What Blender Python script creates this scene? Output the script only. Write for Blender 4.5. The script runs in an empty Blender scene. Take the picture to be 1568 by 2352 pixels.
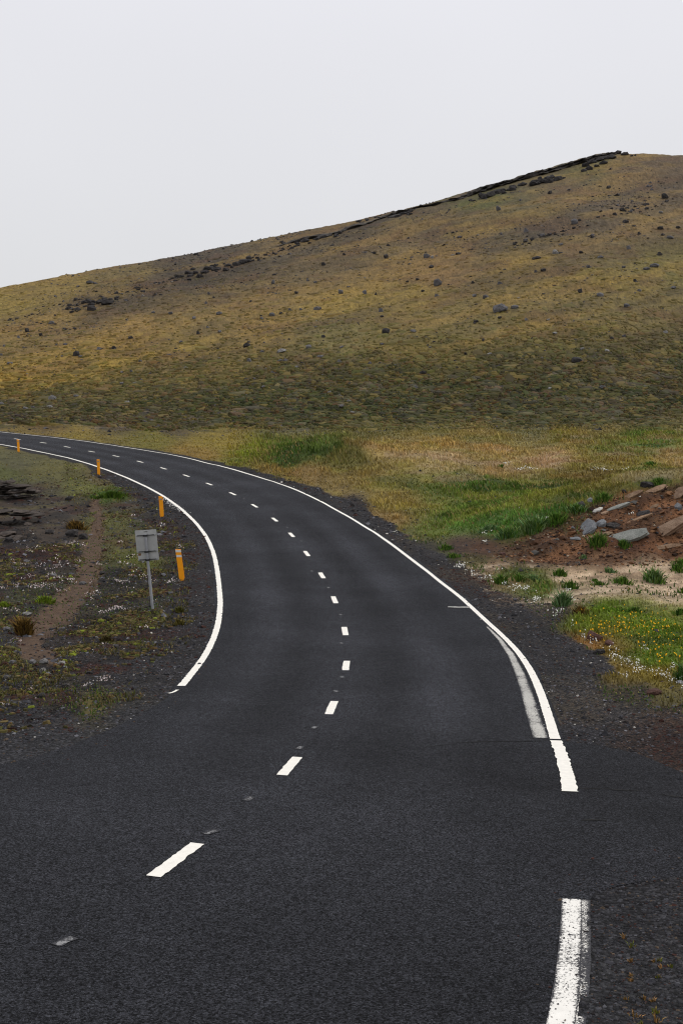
import bpy, math, random
import numpy as np
from mathutils import Vector, Matrix
from mathutils.geometry import delaunay_2d_cdt

random.seed(5); rng = np.random.default_rng(5)
S = bpy.context.scene; C = S.collection
R_ = math.radians

# ------------------------------------------------------------------ camera, sky, sun, exposure
F = 2517.09; PITCH = math.atan((1176-871.67)/F); UC, VC = 784.0, 1176.0
cam = bpy.data.cameras.new('camera'); cam.sensor_fit = 'VERTICAL'; cam.sensor_height = 36
cam.lens = F/2352*36; cam.clip_start = 0.1; cam.clip_end = 8000
co = bpy.data.objects.new('camera', cam); C.objects.link(co)
co.location = (0, 0, 0); co.rotation_euler = (math.pi/2-PITCH, 0, 0); S.camera = co

SUN_EL, SUN_AZ = 54, 70          # azimuth clockwise from +Y (view direction)
w = bpy.data.worlds.new('World'); S.world = w; w.use_nodes = True
nt = w.node_tree; nt.nodes.clear()
out = nt.nodes.new('ShaderNodeOutputWorld'); bg = nt.nodes.new('ShaderNodeBackground')
sky = nt.nodes.new('ShaderNodeTexSky'); sky.sky_type = 'NISHITA'; sky.sun_disc = False
sky.sun_elevation = R_(SUN_EL); sky.sun_rotation = R_(SUN_AZ); sky.air_density = 1; sky.dust_density = 5
bg.inputs[1].default_value = 0.1
mx = nt.nodes.new('ShaderNodeMix'); mx.data_type = 'RGBA'; mx.clamp_result = False; mx.inputs[0].default_value = 0.965
tc = nt.nodes.new('ShaderNodeTexCoord'); sep = nt.nodes.new('ShaderNodeSeparateXYZ')
rp = nt.nodes.new('ShaderNodeValToRGB')
rp.color_ramp.elements[0].position = 0.0; rp.color_ramp.elements[0].color = (0.715, 0.722, 0.735, 1)
rp.color_ramp.elements[1].position = 0.42; rp.color_ramp.elements[1].color = (0.835, 0.835, 0.89, 1)
ns = nt.nodes.new('ShaderNodeTexNoise'); ns.inputs['Scale'].default_value = 1.6; ns.inputs['Detail'].default_value = 4
sm = nt.nodes.new('ShaderNodeMath'); sm.operation = 'MULTIPLY_ADD'; sm.inputs[1].default_value = 0.16; sm.inputs[2].default_value = 0.93
vm = nt.nodes.new('ShaderNodeVectorMath'); vm.operation = 'SCALE'
vm2 = nt.nodes.new('ShaderNodeVectorMath'); vm2.operation = 'SCALE'; vm2.inputs['Scale'].default_value = 10.0
nt.links.new(tc.outputs['Generated'], sep.inputs[0]); nt.links.new(sep.outputs['Z'], rp.inputs[0])
nt.links.new(tc.outputs['Generated'], ns.inputs['Vector']); nt.links.new(ns.outputs[0], sm.inputs[0])
nt.links.new(rp.outputs[0], vm.inputs[0]); nt.links.new(sm.outputs[0], vm.inputs['Scale'])
nt.links.new(vm.outputs[0], vm2.inputs[0])
nt.links.new(sky.outputs[0], mx.inputs[6]); nt.links.new(vm2.outputs[0], mx.inputs[7])
nt.links.new(mx.outputs[2], bg.inputs[0]); nt.links.new(bg.outputs[0], out.inputs[0])

sl = bpy.data.lights.new('sun', 'SUN'); sl.energy = 1.5; sl.angle = R_(10); sl.color = (1.0, 0.965, 0.91)
so = bpy.data.objects.new('sun', sl); C.objects.link(so)
sd = Vector((math.sin(R_(SUN_AZ))*math.cos(R_(SUN_EL)), math.cos(R_(SUN_AZ))*math.cos(R_(SUN_EL)), math.sin(R_(SUN_EL))))
so.rotation_euler = sd.to_track_quat('Z', 'Y').to_euler(); so.location = (20, 20, 60)
S.view_settings.view_transform = 'Standard'; S.view_settings.look = 'None'
try: S.cycles.filter_width = 1.15
except Exception: pass
S.view_settings.exposure = 0; S.view_settings.gamma = 1; S.view_settings.use_curve_mapping = False

# ------------------------------------------------------------------ helpers
def lin(c):
    c = np.asarray(c, float)/255
    return np.where(c <= .04045, c/12.92, ((c+.055)/1.055)**2.4)
LIGHT = 1.04
def alb(c): return lin(c)/LIGHT

def hash2(ix, iy, s):
    with np.errstate(over='ignore'):
        h = (ix.astype(np.int64)*374761393 + iy.astype(np.int64)*668265263 + s*1442695041) & 0x7fffffff
        h = ((h ^ (h >> 13))*1274126177) & 0x7fffffff
        h = h ^ (h >> 16)
    return (h & 0xffff)/65535.0
def vnoise(x, y, s=0):
    ix, iy = np.floor(x), np.floor(y); fx, fy = x-ix, y-iy
    fx = fx*fx*(3-2*fx); fy = fy*fy*(3-2*fy)
    a = hash2(ix, iy, s); b = hash2(ix+1, iy, s); c = hash2(ix, iy+1, s); d = hash2(ix+1, iy+1, s)
    return (a*(1-fx)+b*fx)*(1-fy)+(c*(1-fx)+d*fx)*fy*1.0
def fbm(x, y, sc, o=4, s=0, g=.5):
    """noise about 0, roughly -1..1; sc is the size of the largest feature in metres"""
    r = 0; a = 1; t = 0
    for k in range(o):
        ca, sa = math.cos(k*1.1+.3), math.sin(k*1.1+.3)
        X, Y = (x*ca-y*sa)/sc+17.3*k, (x*sa+y*ca)/sc-9.1*k
        r = r+a*(vnoise(X, Y, s+k)*2-1); t += a; a *= g; sc *= .5
    return r/t*1.4
def sstep(a, b, x):
    t = np.clip((x-a)/(b-a), 0, 1); return t*t*(3-2*t)
def sdpoly(px, py, poly):
    """signed distance, positive inside"""
    P = np.asarray(poly, float); n = len(P)
    d = np.full(px.shape, 1e18); ins = np.zeros(px.shape, bool)
    for i in range(n):
        ax, ay = P[i]; bx, by = P[(i+1) % n]
        ex, ey = bx-ax, by-ay
        wx, wy = px-ax, py-ay
        t = np.clip((wx*ex+wy*ey)/(ex*ex+ey*ey+1e-12), 0, 1)
        d = np.minimum(d, (wx-t*ex)**2+(wy-t*ey)**2)
        c = (ay > py) != (by > py)
        with np.errstate(divide='ignore', invalid='ignore'):
            xi = (bx-ax)*(py-ay)/(by-ay)+ax
        ins ^= c & (px < xi)
    d = np.sqrt(d); return np.where(ins, d, -d)
def dline(px, py, poly):
    P = np.asarray(poly, float); d = np.full(px.shape, 1e18)
    for i in range(len(P)-1):
        ax, ay = P[i]; ex, ey = P[i+1]-P[i]
        wx, wy = px-ax, py-ay
        t = np.clip((wx*ex+wy*ey)/(ex*ex+ey*ey+1e-12), 0, 1)
        d = np.minimum(d, (wx-t*ex)**2+(wy-t*ey)**2)
    return np.sqrt(d)

CP, SP = math.cos(PITCH), math.sin(PITCH)
def ray(u, v):                        # direction with unit forward (horizontal) distance
    a = (np.asarray(u, float)-UC)/F; b = -(np.asarray(v, float)-VC)/F
    dy = CP+b*SP; return a/dy, (b*CP-SP)/dy
def P3(u, v, d):
    a, b = ray(u, v); return (float(a*d), float(d), float(b*d))
def proj(x, y, z):
    fw = y*CP-z*SP; up = y*SP+z*CP
    fw = np.where(fw > .05, fw, .05)
    return UC+F*x/fw, VC-F*up/fw

# ------------------------------------------------------------------ lie of the land
ROAD = np.array([[-1.459, 9.151, -4.179], [-0.64, 13.006, -4.717], [-0.159, 16.948, -5.184], [0.089, 20.912, -5.555], [0.081, 24.884, -5.794], [-0.187, 28.985, -5.888], [-0.597, 32.906, -5.929], [-1.181, 36.897, -5.891], [-1.879, 40.863, -5.811], [-2.741, 44.722, -5.726], [-3.871, 48.569, -5.598], [-5.213, 52.36, -5.452], [-6.778, 56.019, -5.332], [-8.464, 59.649, -5.217], [-10.276, 63.195, -5.105], [-12.26, 66.681, -4.98], [-14.416, 70.067, -4.87], [-16.707, 73.309, -4.795], [-19.123, 76.516, -4.679], [-21.63, 79.627, -4.562], [-24.36, 82.552, -4.458]])
ext = []
p = ROAD[-1].copy(); a = math.radians(-44)
for k in range(14):
    a -= math.radians(2.2); p = p+np.array([math.sin(a)*4, math.cos(a)*4, .1]); ext.append(p.copy())
ROADX = np.vstack([ROAD, ext])
T = np.gradient(ROADX[:, :2], axis=0); T /= np.linalg.norm(T, axis=1)[:, None]
N = np.stack([T[:, 1], -T[:, 0]], 1)            # to the right of the direction of travel
cp = []
for i, q in enumerate(ROADX):
    for o, dz in ((0, 0), (3.4, 0), (-3.4, 0), (4.6, -.05), (-4.6, -.07)):
        if i % 2 and abs(o) > 4: continue
        if i < 4 and abs(o) > 4: continue
        cp.append((q[0]+N[i, 0]*o, q[1]+N[i, 1]*o, q[2]+dz))
def vskyd(u):
    us = [-900, -400, 0, 33, 100, 167, 233, 300, 380, 455, 523, 600, 667, 750, 850, 900, 1000, 1060, 1157, 1230, 1300, 1360, 1400, 1430, 1450, 1480, 1568, 1700, 2100, 2600]
    vs = [800, 725, 661, 655, 642, 632, 619, 606, 593, 582, 567, 553, 538, 522, 502, 488, 464, 449, 411, 393, 371, 359, 351, 349, 355, 357, 358, 362, 400, 500]
    return float(np.interp(u, us, vs))
pix = [(0, 1397, 28.3), (200, 1397, 27.9), (0, 1250, 39.5), (110, 1250, 39.3), (200, 1160, 50), (0, 1112, 58), (110, 1085, 62), (0, 1062, 69), (0, 1630, 17.4), (200, 1560, 19.7), (-300, 1500, 22), (-300, 1200, 44),
       (1568, 1300, 35.6), (1400, 1300, 35.2), (1200, 1290, 35.8), (1700, 1290, 36),
       (1568, 1108, 40.2), (1450, 1132, 39.8), (1350, 1166, 39.2), (1250, 1203, 38.8), (1170, 1246, 38.8), (1700, 1090, 42),
       (1568, 1100, 48), (1300, 1128, 50), (1100, 1150, 50), (1000, 1165, 49), (1000, 1250, 39.6), (880, 1155, 50),
       (1568, 1040, 66), (1300, 1045, 66), (1050, 1050, 66), (900, 1040, 68), (760, 1100, 57), (900, 1090, 57), (1100, 1100, 57),
       (720, 1036, 66), (640, 1045, 69), (850, 1014, 76), (640, 1022, 82), (1700, 1030, 68), (1568, 985, 88), (1200, 992, 88), (900, 996, 85),
       (1568, 957, 105), (1200, 967, 105), (900, 975, 101), (600, 992, 97), (400, 988, 97), (200, 976, 98), (0, 960, 99), (-300, 945, 102), (1900, 945, 105), (2400, 930, 108)]
for u, v, d in pix:
    q = P3(u, v, d)
    if np.hypot(ROADX[:, 0]-q[0], ROADX[:, 1]-q[1]).min() > 7.5: cp.append(q)
for u in (-900, -400, -150, 0, 100, 230, 380, 520, 667, 800, 900, 1000, 1100, 1230, 1330, 1410, 1450, 1500, 1568, 1700, 2100, 2600):
    vs = vskyd(u); uu = min(max(u, 0), 1568); Ds = 255+75*uu/1568
    vf = 955; df = 112
    for t in (.15, .35, .55, .78, 1.0):
        v = vf+(vs-vf)*t; q = 1/df+(1/Ds-1/df)*t**1.06
        cp.append(P3(u, v, 1/q))
    cp.append(P3(u, vs+14, Ds*1.10)); cp.append(P3(u, vs+60, Ds*1.3))
xc = len(cp)
cp += [(0, 0, -2.9), (0, -10, -1.8), (-10, 0, -3.0), (10, 0, -2.9), (4, 9, -4.15), (8, 10, -4.3), (-8, 10, -4.3), (-4, 5, -3.6), (4, 4, -3.45), (15, -10, -2), (-15, -10, -2), (0, -60, -1), (60, -60, -1), (-60, -60, -2),
       (-60, 0, -5), (60, 0, -3), (16, 20, -5.4), (12, 14, -4.8), (40, 20, -4.7), (-14, 16, -5.2), (-30, 20, -5.7), (-60, 40, -7), (80, 60, -2), (-90, 90, -6), (9, 22, -5.6), (10, 28, -5.85), (-6, 14, -4.85)]
cp = np.array(cp); SC = 100.0
def tpsk(r2): return .5*r2*np.log(r2+1e-12)
n = len(cp); X = cp[:, :2]/SC
K = tpsk(((X[:, None]-X[None])**2).sum(-1)); Pm = np.c_[np.ones(n), X]
A = np.zeros((n+3, n+3)); A[:n, :n] = K+np.eye(n)*2e-7; A[:n, n:] = Pm; A[n:, :n] = Pm.T
sol = np.linalg.solve(A, np.r_[cp[:, 2], 0, 0, 0])
def base(x, y):
    x = np.asarray(x, float); y = np.asarray(y, float); sh = x.shape
    x = x.ravel(); y = y.ravel()
    rr = np.hypot(x, y); k = np.where(rr > 600, 600/np.maximum(rr, 1), 1.0)
    z = np.empty(x.shape)
    for i in range(0, len(x), 60000):
        a = np.c_[x[i:i+60000]*k[i:i+60000], y[i:i+60000]*k[i:i+60000]]/SC
        r2 = (a[:, 0:1]-X[:, 0])**2+(a[:, 1:2]-X[:, 1])**2
        z[i:i+60000] = tpsk(r2)@sol[:n]+sol[n]+a@sol[n+1:]
    wv = sstep(340, 700, rr)
    z = z*(1-wv)+wv*np.clip(z, -14, -6)
    z = z+.85*np.exp(-((x+.6)/4.2)**2-((y-66.5)/3.6)**2)
    return z.reshape(sh)

def hit(u, v, h=None, d0=4.5, d1=480):
    """where the view through a point of the photograph first meets the ground"""
    h = h or base
    u = np.atleast_1d(np.asarray(u, float)); v = np.atleast_1d(np.asarray(v, float))
    a, b = ray(u, v)
    D = np.exp(np.linspace(math.log(d0), math.log(d1), 260))
    dd = np.empty(len(u))
    for i in range(len(u)):
        f = b[i]*D-h(a[i]*D, D); k = np.argmax(f < 0)
        if f[k] >= 0: k = int(np.argmin(f)) or 1; dd[i] = D[k]; continue
        if k == 0: dd[i] = D[0]; continue
        lo, hi = D[k-1], D[k]
        for _ in range(3):
            Q = np.linspace(lo, hi, 12); g = b[i]*Q-h(a[i]*Q, Q); j = max(1, int(np.argmax(g < 0))) if (g < 0).any() else 11
            lo, hi = Q[j-1], Q[j]
        dd[i] = (lo+hi)/2
    return np.stack([a*dd, dd, b*dd], 1)

# asphalt outline, traced then laid on the land
RL = [(0, 992.7), (90, 1001), (173, 1010.3), (247, 1021), (333, 1033.7), (427, 1050.3), (523, 1075.6), (622.7, 1102.7), (696, 1131), (756, 1161), (812.7, 1192.7), (886, 1239.3), (969, 1302.7), (1045, 1362), (1092, 1404), (1132, 1440.7), (1168.7, 1474), (1195, 1504), (1218.7, 1540.7), (1238.7, 1584), (1255, 1634), (1267, 1672), (1274, 1698)]
RL2 = [(1276, 1702), (1284, 1722), (1292, 1745), (1300, 1775), (1306, 1805), (1307.5, 1819)]
RL3 = [(1312, 2066), (1311, 2120), (1308.7, 2176), (1303, 2243), (1297, 2293), (1287, 2352), (1272, 2430), (1240, 2560)]
LL = [(0, 1019.7), (66.7, 1032), (133, 1045.4), (200, 1063.7), (233, 1073.7), (293, 1097), (363, 1130.4), (420, 1168.7), (460, 1207), (483, 1243.7), (495, 1280), (503, 1337), (506.7, 1390.7), (500, 1440.7), (488, 1474), (466.7, 1514), (443, 1544), (416.7, 1576)]
def H(pts): return hit([q[0] for q in pts], [q[1] for q in pts])
def resample(P, step):
    P = np.asarray(P, float); d = np.r_[0, np.cumsum(np.linalg.norm(np.diff(P[:, :2], axis=0), axis=1))]
    n = max(2, int(d[-1]/step)+1); t = np.linspace(0, d[-1], n)
    Q = np.stack([np.interp(t, d, P[:, k]) for k in range(P.shape[1])], 1)
    return Q
def smooth(P, it=6):
    P = P.copy()
    for _ in range(it): P[1:-1] = (P[:-2]+2*P[1:-1]+P[2:])/4
    return P
def off(P, o):
    t = np.gradient(P[:, :2], axis=0); t /= np.linalg.norm(t, axis=1)[:, None]+1e-9
    return P[:, :2]+np.stack([t[:, 1], -t[:, 0]], 1)*(o if np.isscalar(o) else np.asarray(o)[:, None])
hRL, hRL2, hRL3, hLL = H(RL), H(RL2), H(RL3), H(LL)
extR = np.c_[ROADX[22:, :2]+N[22:]*3.25, ROADX[22:, 2]][::-1]
extL = np.c_[ROADX[22:, :2]-N[22:]*3.25, ROADX[22:, 2]][::-1]
def fair(P, it):
    Q = smooth(P, it); k = sstep(28, 45, P[:, 1])[:, None]; return Q*k+smooth(P, 4)*(1-k)
lineR = fair(resample(np.vstack([extR, hRL]), .5), 60)
lineL = fair(resample(np.vstack([extL, hLL]), .5), 60)
jr = np.random.default_rng(3)
def wob(n, amp): return np.convolve(jr.normal(0, 1, n+8), np.ones(3)/3, 'same')[4:n+4]*amp
# travelling towards the camera: the photo's right line has the outside of the road on its left-hand side
edgeR = off(lineR, -.15+wob(len(lineR), .05)); edgeL = off(lineL, .12+wob(len(lineL), .05))
seam = H([(1292, 1703), (1340, 1707), (1400, 1716), (1460, 1730), (1520, 1754), (1568, 1776), (1700, 1830), (2000, 1930)])[:, :2]
rough = H([(2100, 2010), (1700, 2000), (1568, 2012), (1480, 2024), (1420, 2034), (1372, 2048), (1346, 2072), (1343, 2176), (1336, 2243), (1330, 2293), (1322, 2352)])[:, :2]
back = np.array([(.75, 3.6), (-.3, .5), (-2.3, -6), (-7, -16), (-16, -30), (-24, -27), (-15, -13), (-10.5, -3), (-9.5, 2.5), (-14, 4.0), (-27, 6.5), (-27, 11.5)])
lapron = H([(-250, 1800), (-80, 1772), (60, 1744), (160, 1712), (270, 1668), (345, 1628), (385, 1602)])[:, :2]
ASPH = np.vstack([edgeR, seam, rough, back, lapron, edgeL[::-1]])
def asd(x, y):
    r = np.full(x.shape, -30.0); m = (y < 125) & (y > -40) & (x < 40) & (x > -90)
    r[m] = sdpoly(x[m], y[m], ASPH); return r

# ------------------------------------------------------------------ ground colours read off the place: (u, v, r, g, b, grass, stones)
COL = np.array([(1000,984,98,92,52,.5,.2),(1200,978,90,86,52,.4,.3),(1380,970,90,86,52,.4,.3),(850,988,92,88,50,.5,.2),(1500,958,86,82,54,.4,.3),(1100,996,118,104,58,.7,0),(700,998,92,90,48,.5,.2),(330,668,68,59,45,0,.5),(430,632,64,56,45,0,.5),(540,606,66,58,47,0,.5),(700,554,62,56,46,0,.5),(820,518,68,60,48,0,.4),(1000,500,88,76,54,0,.2),(1050,548,88,76,56,0,.2),(1120,560,80,70,54,0,.4),(1230,535,76,67,54,0,.4),(1350,500,80,70,56,0,.4),(1500,440,84,72,56,0,.3),(760,600,92,78,54,0,.1),(560,640,88,75,54,0,.2),(380,690,100,84,54,0,.1),
(1000,800,98,88,48,0,.1),(1300,780,96,86,46,0,.2),(1500,800,92,82,46,.1,.2),(750,870,72,66,34,.1,.2),(1200,920,58,56,32,.1,.3),(900,935,60,60,34,.1,.3),(620,930,64,60,36,.1,.3),(1500,915,66,60,38,.1,.4),(350,935,66,58,34,.1,.3),
(30,690,128,110,56,.0,0),(150,660,126,107,58,0,0),(300,620,112,97,60,0,0),(210,695,84,70,50,0,.6),(260,690,82,70,52,0,.4),(380,640,84,73,56,0,.3),(480,600,78,69,56,0,.4),(600,575,86,76,58,0,.2),(700,560,90,78,60,0,.3),
(100,740,118,98,58,0,.2),(300,740,126,103,60,0,0),(30,780,118,98,55,0,.1),(200,850,140,116,50,0,0),(60,870,142,116,46,0,0),(400,790,136,114,56,0,0),(300,800,136,112,52,0,0),(600,740,132,108,58,0,0),(450,720,118,100,60,0,0),
(600,650,103,87,60,0,.1),(750,640,104,89,60,0,.1),(900,560,106,90,62,0,.2),(800,690,132,112,56,0,0),(940,680,130,110,56,0,0),(1000,620,120,96,60,0,.1),(1050,590,112,92,58,0,0),(1200,600,124,103,54,0,0),(1100,520,94,83,58,0,.1),(1200,480,90,82,56,0,.1),
(1090,458,84,84,44,0,0),(1350,392,90,84,50,0,0),(1300,430,97,84,60,0,.1),(1450,400,97,82,60,0,.1),(1540,380,90,76,58,0,.1),(1400,500,97,83,62,0,.3),(1300,530,92,80,60,0,.4),(1520,520,104,88,60,0,.2),(1300,560,110,92,60,0,.1),(1180,540,88,78,58,0,.3),(1400,620,114,100,54,0,.1),
(1540,600,110,100,52,0,.2),(1000,720,116,101,58,0,0),(800,780,108,98,58,0,.1),(500,850,112,96,50,0,.1),(1100,760,108,95,56,0,.1),(1300,700,114,99,58,0,.1),(1500,720,107,94,56,0,.1),(1200,850,82,74,40,.1,.2),(1450,850,101,83,50,.1,.2),
(900,850,82,74,38,.1,.2),(600,880,66,60,32,.1,.2),(1000,900,64,58,28,.1,.2),(1300,900,60,56,30,.1,.2),(300,900,97,84,48,.1,.2),(150,920,90,79,46,.1,.2),(500,930,62,57,34,.1,.3),(800,930,66,62,36,.1,.2),(1100,935,66,65,42,.1,.3),(1400,945,74,68,52,.1,.5),
(50,948,62,52,38,0,.5),(250,958,76,65,44,.1,.4),(400,972,80,70,46,.1,.4),(700,962,76,73,54,.1,.4),(100,972,98,82,42,.3,.1),(60,985,112,95,44,.4,0),(180,990,112,98,44,.5,0),(500,1010,118,104,42,.6,0),(350,1002,98,92,38,.6,0),(450,1035,120,98,46,.6,0),(560,1040,96,102,32,.8,0),
(620,1072,118,100,52,.7,0),(680,1030,66,88,30,1,0),(740,1025,70,84,32,1,0),(650,1050,70,88,30,1,0),(800,1050,84,80,38,.9,0),(900,1030,134,114,68,.8,0),(1000,1010,140,118,66,.8,0),(1000,1060,148,128,96,.8,0),(1150,1030,142,120,72,.8,0),(1250,1050,150,128,98,.8,0),(1400,1030,95,98,45,.8,0),
(1500,1010,78,98,36,.9,0),(1300,1000,116,101,50,.8,0),(1400,980,112,100,60,.6,0),(1550,966,104,96,60,.6,0),(1550,1056,138,114,72,.8,0),(1500,1088,72,86,32,.9,0),(1350,1100,95,82,42,.8,0),(1420,1065,102,84,44,.8,0),(1150,1090,136,116,76,.8,0),(850,1100,118,102,56,.8,0),(720,1085,120,99,58,.8,0),
(900,1150,116,101,50,.8,0),(1000,1130,95,99,42,.9,0),(1100,1120,74,94,34,1,0),(1200,1130,82,94,36,1,0),(1320,1130,72,80,30,.9,0),(1100,1170,76,92,34,1,0),(1200,1180,72,98,40,1,0),(1050,1200,80,106,44,1,0),(870,1190,125,102,60,.6,0),(1150,1215,66,98,34,1,0),(1250,1170,60,88,30,1,0),(980,1215,90,100,42,.8,0),
(815,1160,52,46,44,0,.9),(770,1128,112,96,56,.7,0),(860,1215,120,98,55,.5,.1),(930,1232,82,84,42,.5,.3),(955,1250,56,52,42,.2,.6),(1050,1256,66,50,40,.05,.5),(1120,1262,74,52,38,0,.4),(1000,1275,60,62,36,.4,.4),
(1250,1240,86,62,46,0,.3),(1400,1190,96,67,47,0,.3),(1520,1160,98,68,47,0,.3),(1300,1268,88,63,44,0,.4),(1450,1255,94,62,42,0,.2),(1540,1262,114,78,52,0,.2),(1400,1284,128,96,70,0,.1),(1220,1275,80,60,44,0,.3),
(1300,1320,172,148,120,.17,.05),(1500,1300,168,144,116,.17,.05),(1400,1350,176,154,128,.17,.05),(1540,1350,176,154,128,.17,.05),(1290,1362,140,122,95,0,.1),(1180,1335,110,96,64,.4,.2),(1150,1300,100,80,58,.1,.3),(1100,1290,78,72,42,.4,.3),(1230,1345,70,88,34,.8,.1),(1190,1318,72,86,36,.7,.1),
(1400,1402,76,98,24,1,0),(1500,1440,80,102,26,1,0),(1350,1430,82,98,30,1,0),(1500,1510,84,102,28,1,0),(1400,1500,110,90,40,.8,0),(1335,1480,122,88,42,.7,.1),(1430,1535,112,94,44,.8,0),(1520,1565,112,97,42,.8,0),(1545,1600,84,78,45,.4,.4),(1480,1590,66,58,42,.2,.6),(1560,1500,84,102,28,1,0),
(1150,1390,50,46,46,0,1),(1250,1480,54,52,52,0,1),(1300,1580,54,53,54,0,1),(1400,1640,56,53,52,0,1),(1500,1680,58,46,40,0,1),(1350,1690,46,45,48,0,1),(1550,1650,62,48,38,.1,1),(1530,1700,54,38,32,0,1),(1085,1338,62,43,37,0,1),(1030,1310,52,42,38,0,1),(1200,1430,50,48,49,0,1),(1250,1400,62,54,46,.2,.9),(1350,1530,58,55,54,0,1),
(60,1058,76,74,48,.2,.2),(100,1070,84,80,44,.3,.1),(250,1095,86,76,46,.3,.2),(30,1085,74,76,40,.4,.1),(180,1120,84,84,42,.4,.1),(250,1135,58,80,22,.8,0),(300,1160,60,54,42,.1,.5),(200,1160,60,55,42,.2,.4),(50,1130,54,47,41,0,.6),(50,1170,62,53,44,0,.5),(120,1170,60,52,42,0,.5),(60,1230,56,48,41,0,.6),(130,1215,60,51,42,0,.5),
(240,1195,82,82,42,.4,.2),(280,1240,80,76,42,.3,.4),(315,1275,80,86,32,.5,.2),(350,1170,52,48,42,.1,.8),(400,1200,47,46,46,.1,.9),(380,1250,54,42,38,0,.9),(100,1280,56,46,41,.1,.7),(30,1330,50,45,42,.1,.8),(100,1360,62,62,38,.2,.6),(280,1330,52,48,38,.15,.75),(330,1400,58,54,38,.2,.7),(250,1450,50,38,32,.1,.8),(350,1470,56,52,38,.15,.7),
(420,1440,50,49,50,.1,.9),(450,1330,58,56,46,.2,.8),(440,1280,74,68,40,.3,.7),(475,1400,46,46,48,.0,.9),(150,1520,48,42,40,0,.9),(300,1540,43,41,41,0,.9),(50,1580,45,43,43,0,.9),(150,1600,58,52,38,.2,.8),(200,1617,84,75,38,.3,.5),(380,1560,44,42,42,0,.9),(100,1640,47,46,47,0,1),(100,1690,51,51,53,0,.8),(0,1740,54,54,57,0,.7),(300,1640,50,50,52,0,.9),
(1450,2100,48,48,51,0,1),(1500,2300,48,48,50,0,1),(1700,2100,50,48,48,0,1),(1700,1600,90,88,40,.7,.2),(1800,1300,150,128,98,0,.1),(-200,1400,60,56,42,.2,.6),(-200,1650,48,46,46,0,.9)], float)
TRAIL = [(222, 1155), (226, 1185), (216, 1230), (208, 1275), (202, 1310), (192, 1350), (150, 1392), (118, 1415), (92, 1440), (72, 1470), (66, 1500), (110, 1512)]
def paint(x, y, z):
    """albedo (n,3), grass, stones for points of the ground"""
    u, v = proj(x, y, z)
    front = y > 3
    u = np.where(front, np.clip(u, -400, 1900), 700); v = np.where(front, np.clip(v, 300, 2500), 2300)
    far = np.hypot(x, y); ws = np.clip(far/40, .4, 6)
    du = fbm(x/ws, y/ws, 2.2, 4, 11)*26; dv = fbm(x/ws, y/ws, 2.2, 4, 31)*9
    uu, vv = u+du, v+dv
    num = np.zeros((len(x), 5)); den = np.zeros(len(x))
    for c in COL:
        w_ = 1/(((uu-c[0])*.55)**2+((vv-c[1])*1.25)**2+60)**2
        num += w_[:, None]*c[2:7]; den += w_
    r = num/den[:, None]
    return alb(r[:, :3]), r[:, 3], r[:, 4], u, v

def relief(x, y, z, sd_, gr, st, u, v):
    """small unevenness of the ground"""
    far = np.hypot(x, y); k = sstep(.0, 2.0, -sd_)
    hill = sstep(104, 125, y)*sstep(1, 3, far/60)
    a = .06*fbm(x, y, 1.6, 4, 5)+.03*fbm(x, y, .5, 3, 8)
    a = a+gr*.05*fbm(x, y, .8, 3, 21)
    lft = (x < -4.5) & (y < 66)
    a = a+np.where(lft, .12*fbm(x, y, 2.4, 4, 61), 0)+sstep(.5, .9, gr)*sstep(1.5, 6, -sd_)*(y < 104)*(.22*fbm(x, y, 7, 3, 62)+.06*fbm(x, y, 2, 2, 63))
    dirt = sdpoly(u, v, [(1150, 1262), (1270, 1195), (1360, 1160), (1450, 1128), (1700, 1080), (1700, 1290), (1300, 1298)])
    a = a+np.where(dirt > -10, .30*fbm(x, y, 2.4, 5, 71, .6)*sstep(-10, 20, dirt), 0)
    h = .32*fbm(x, y, 15, 4, 41)+.20*fbm(x, y, 3.0, 4, 42)+.07*fbm(x, y, .9, 2, 45)
    g = -.055*sstep(.04, .24, sd_)-.004*(1-sstep(-.02, .1, sd_))
    return g+k*(a*(1-hill)+h*hill)+(1-k)*np.where(sd_ < 0, .012*fbm(x, y, .25, 2, 3), 0)

def hfull(x, y):
    x = np.asarray(x, float); y = np.asarray(y, float); sh = x.shape; x = x.ravel(); y = y.ravel()
    z = base(x, y); c, g, s, u, v = paint(x, y, z)
    return (z+relief(x, y, z, asd(x, y), g, s, u, v)).reshape(sh)

# ------------------------------------------------------------------ materials
def newmat(name):
    m = bpy.data.materials.new(name); m.use_nodes = True
    t = m.node_tree; b = t.nodes['Principled BSDF']; b.inputs['Roughness'].default_value = .9
    b.inputs['Specular IOR Level'].default_value = .2
    return m, t, b
def nd(t, k, **kw):
    q = t.nodes.new(k)
    for a, b in kw.items():
        if a in q.inputs: q.inputs[a].default_value = b
        else: setattr(q, a, b)
    return q
def math_(t, op, a, b=None, c=None, clamp=False):
    q = t.nodes.new('ShaderNodeMath'); q.operation = op; q.use_clamp = clamp
    for i, val in enumerate((a, b, c)):
        if val is None: continue
        if hasattr(val, 'is_linked'): t.links.new(val, q.inputs[i])
        else: q.inputs[i].default_value = val
    return q.outputs[0]
def noise(t, vec, scale, detail=4, rough=.6):
    q = t.nodes.new('ShaderNodeTexNoise'); q.inputs['Scale'].default_value = scale
    q.inputs['Detail'].default_value = detail; q.inputs['Roughness'].default_value = rough
    t.links.new(vec, q.inputs['Vector']); return q.outputs[0]
def scalecol(t, col, fac):
    q = t.nodes.new('ShaderNodeVectorMath'); q.operation = 'SCALE'
    if hasattr(col, 'is_linked'): t.links.new(col, q.inputs[0])
    else: q.inputs[0].default_value = col[:3]
    t.links.new(fac, q.inputs['Scale']); return q.outputs[0]
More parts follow.
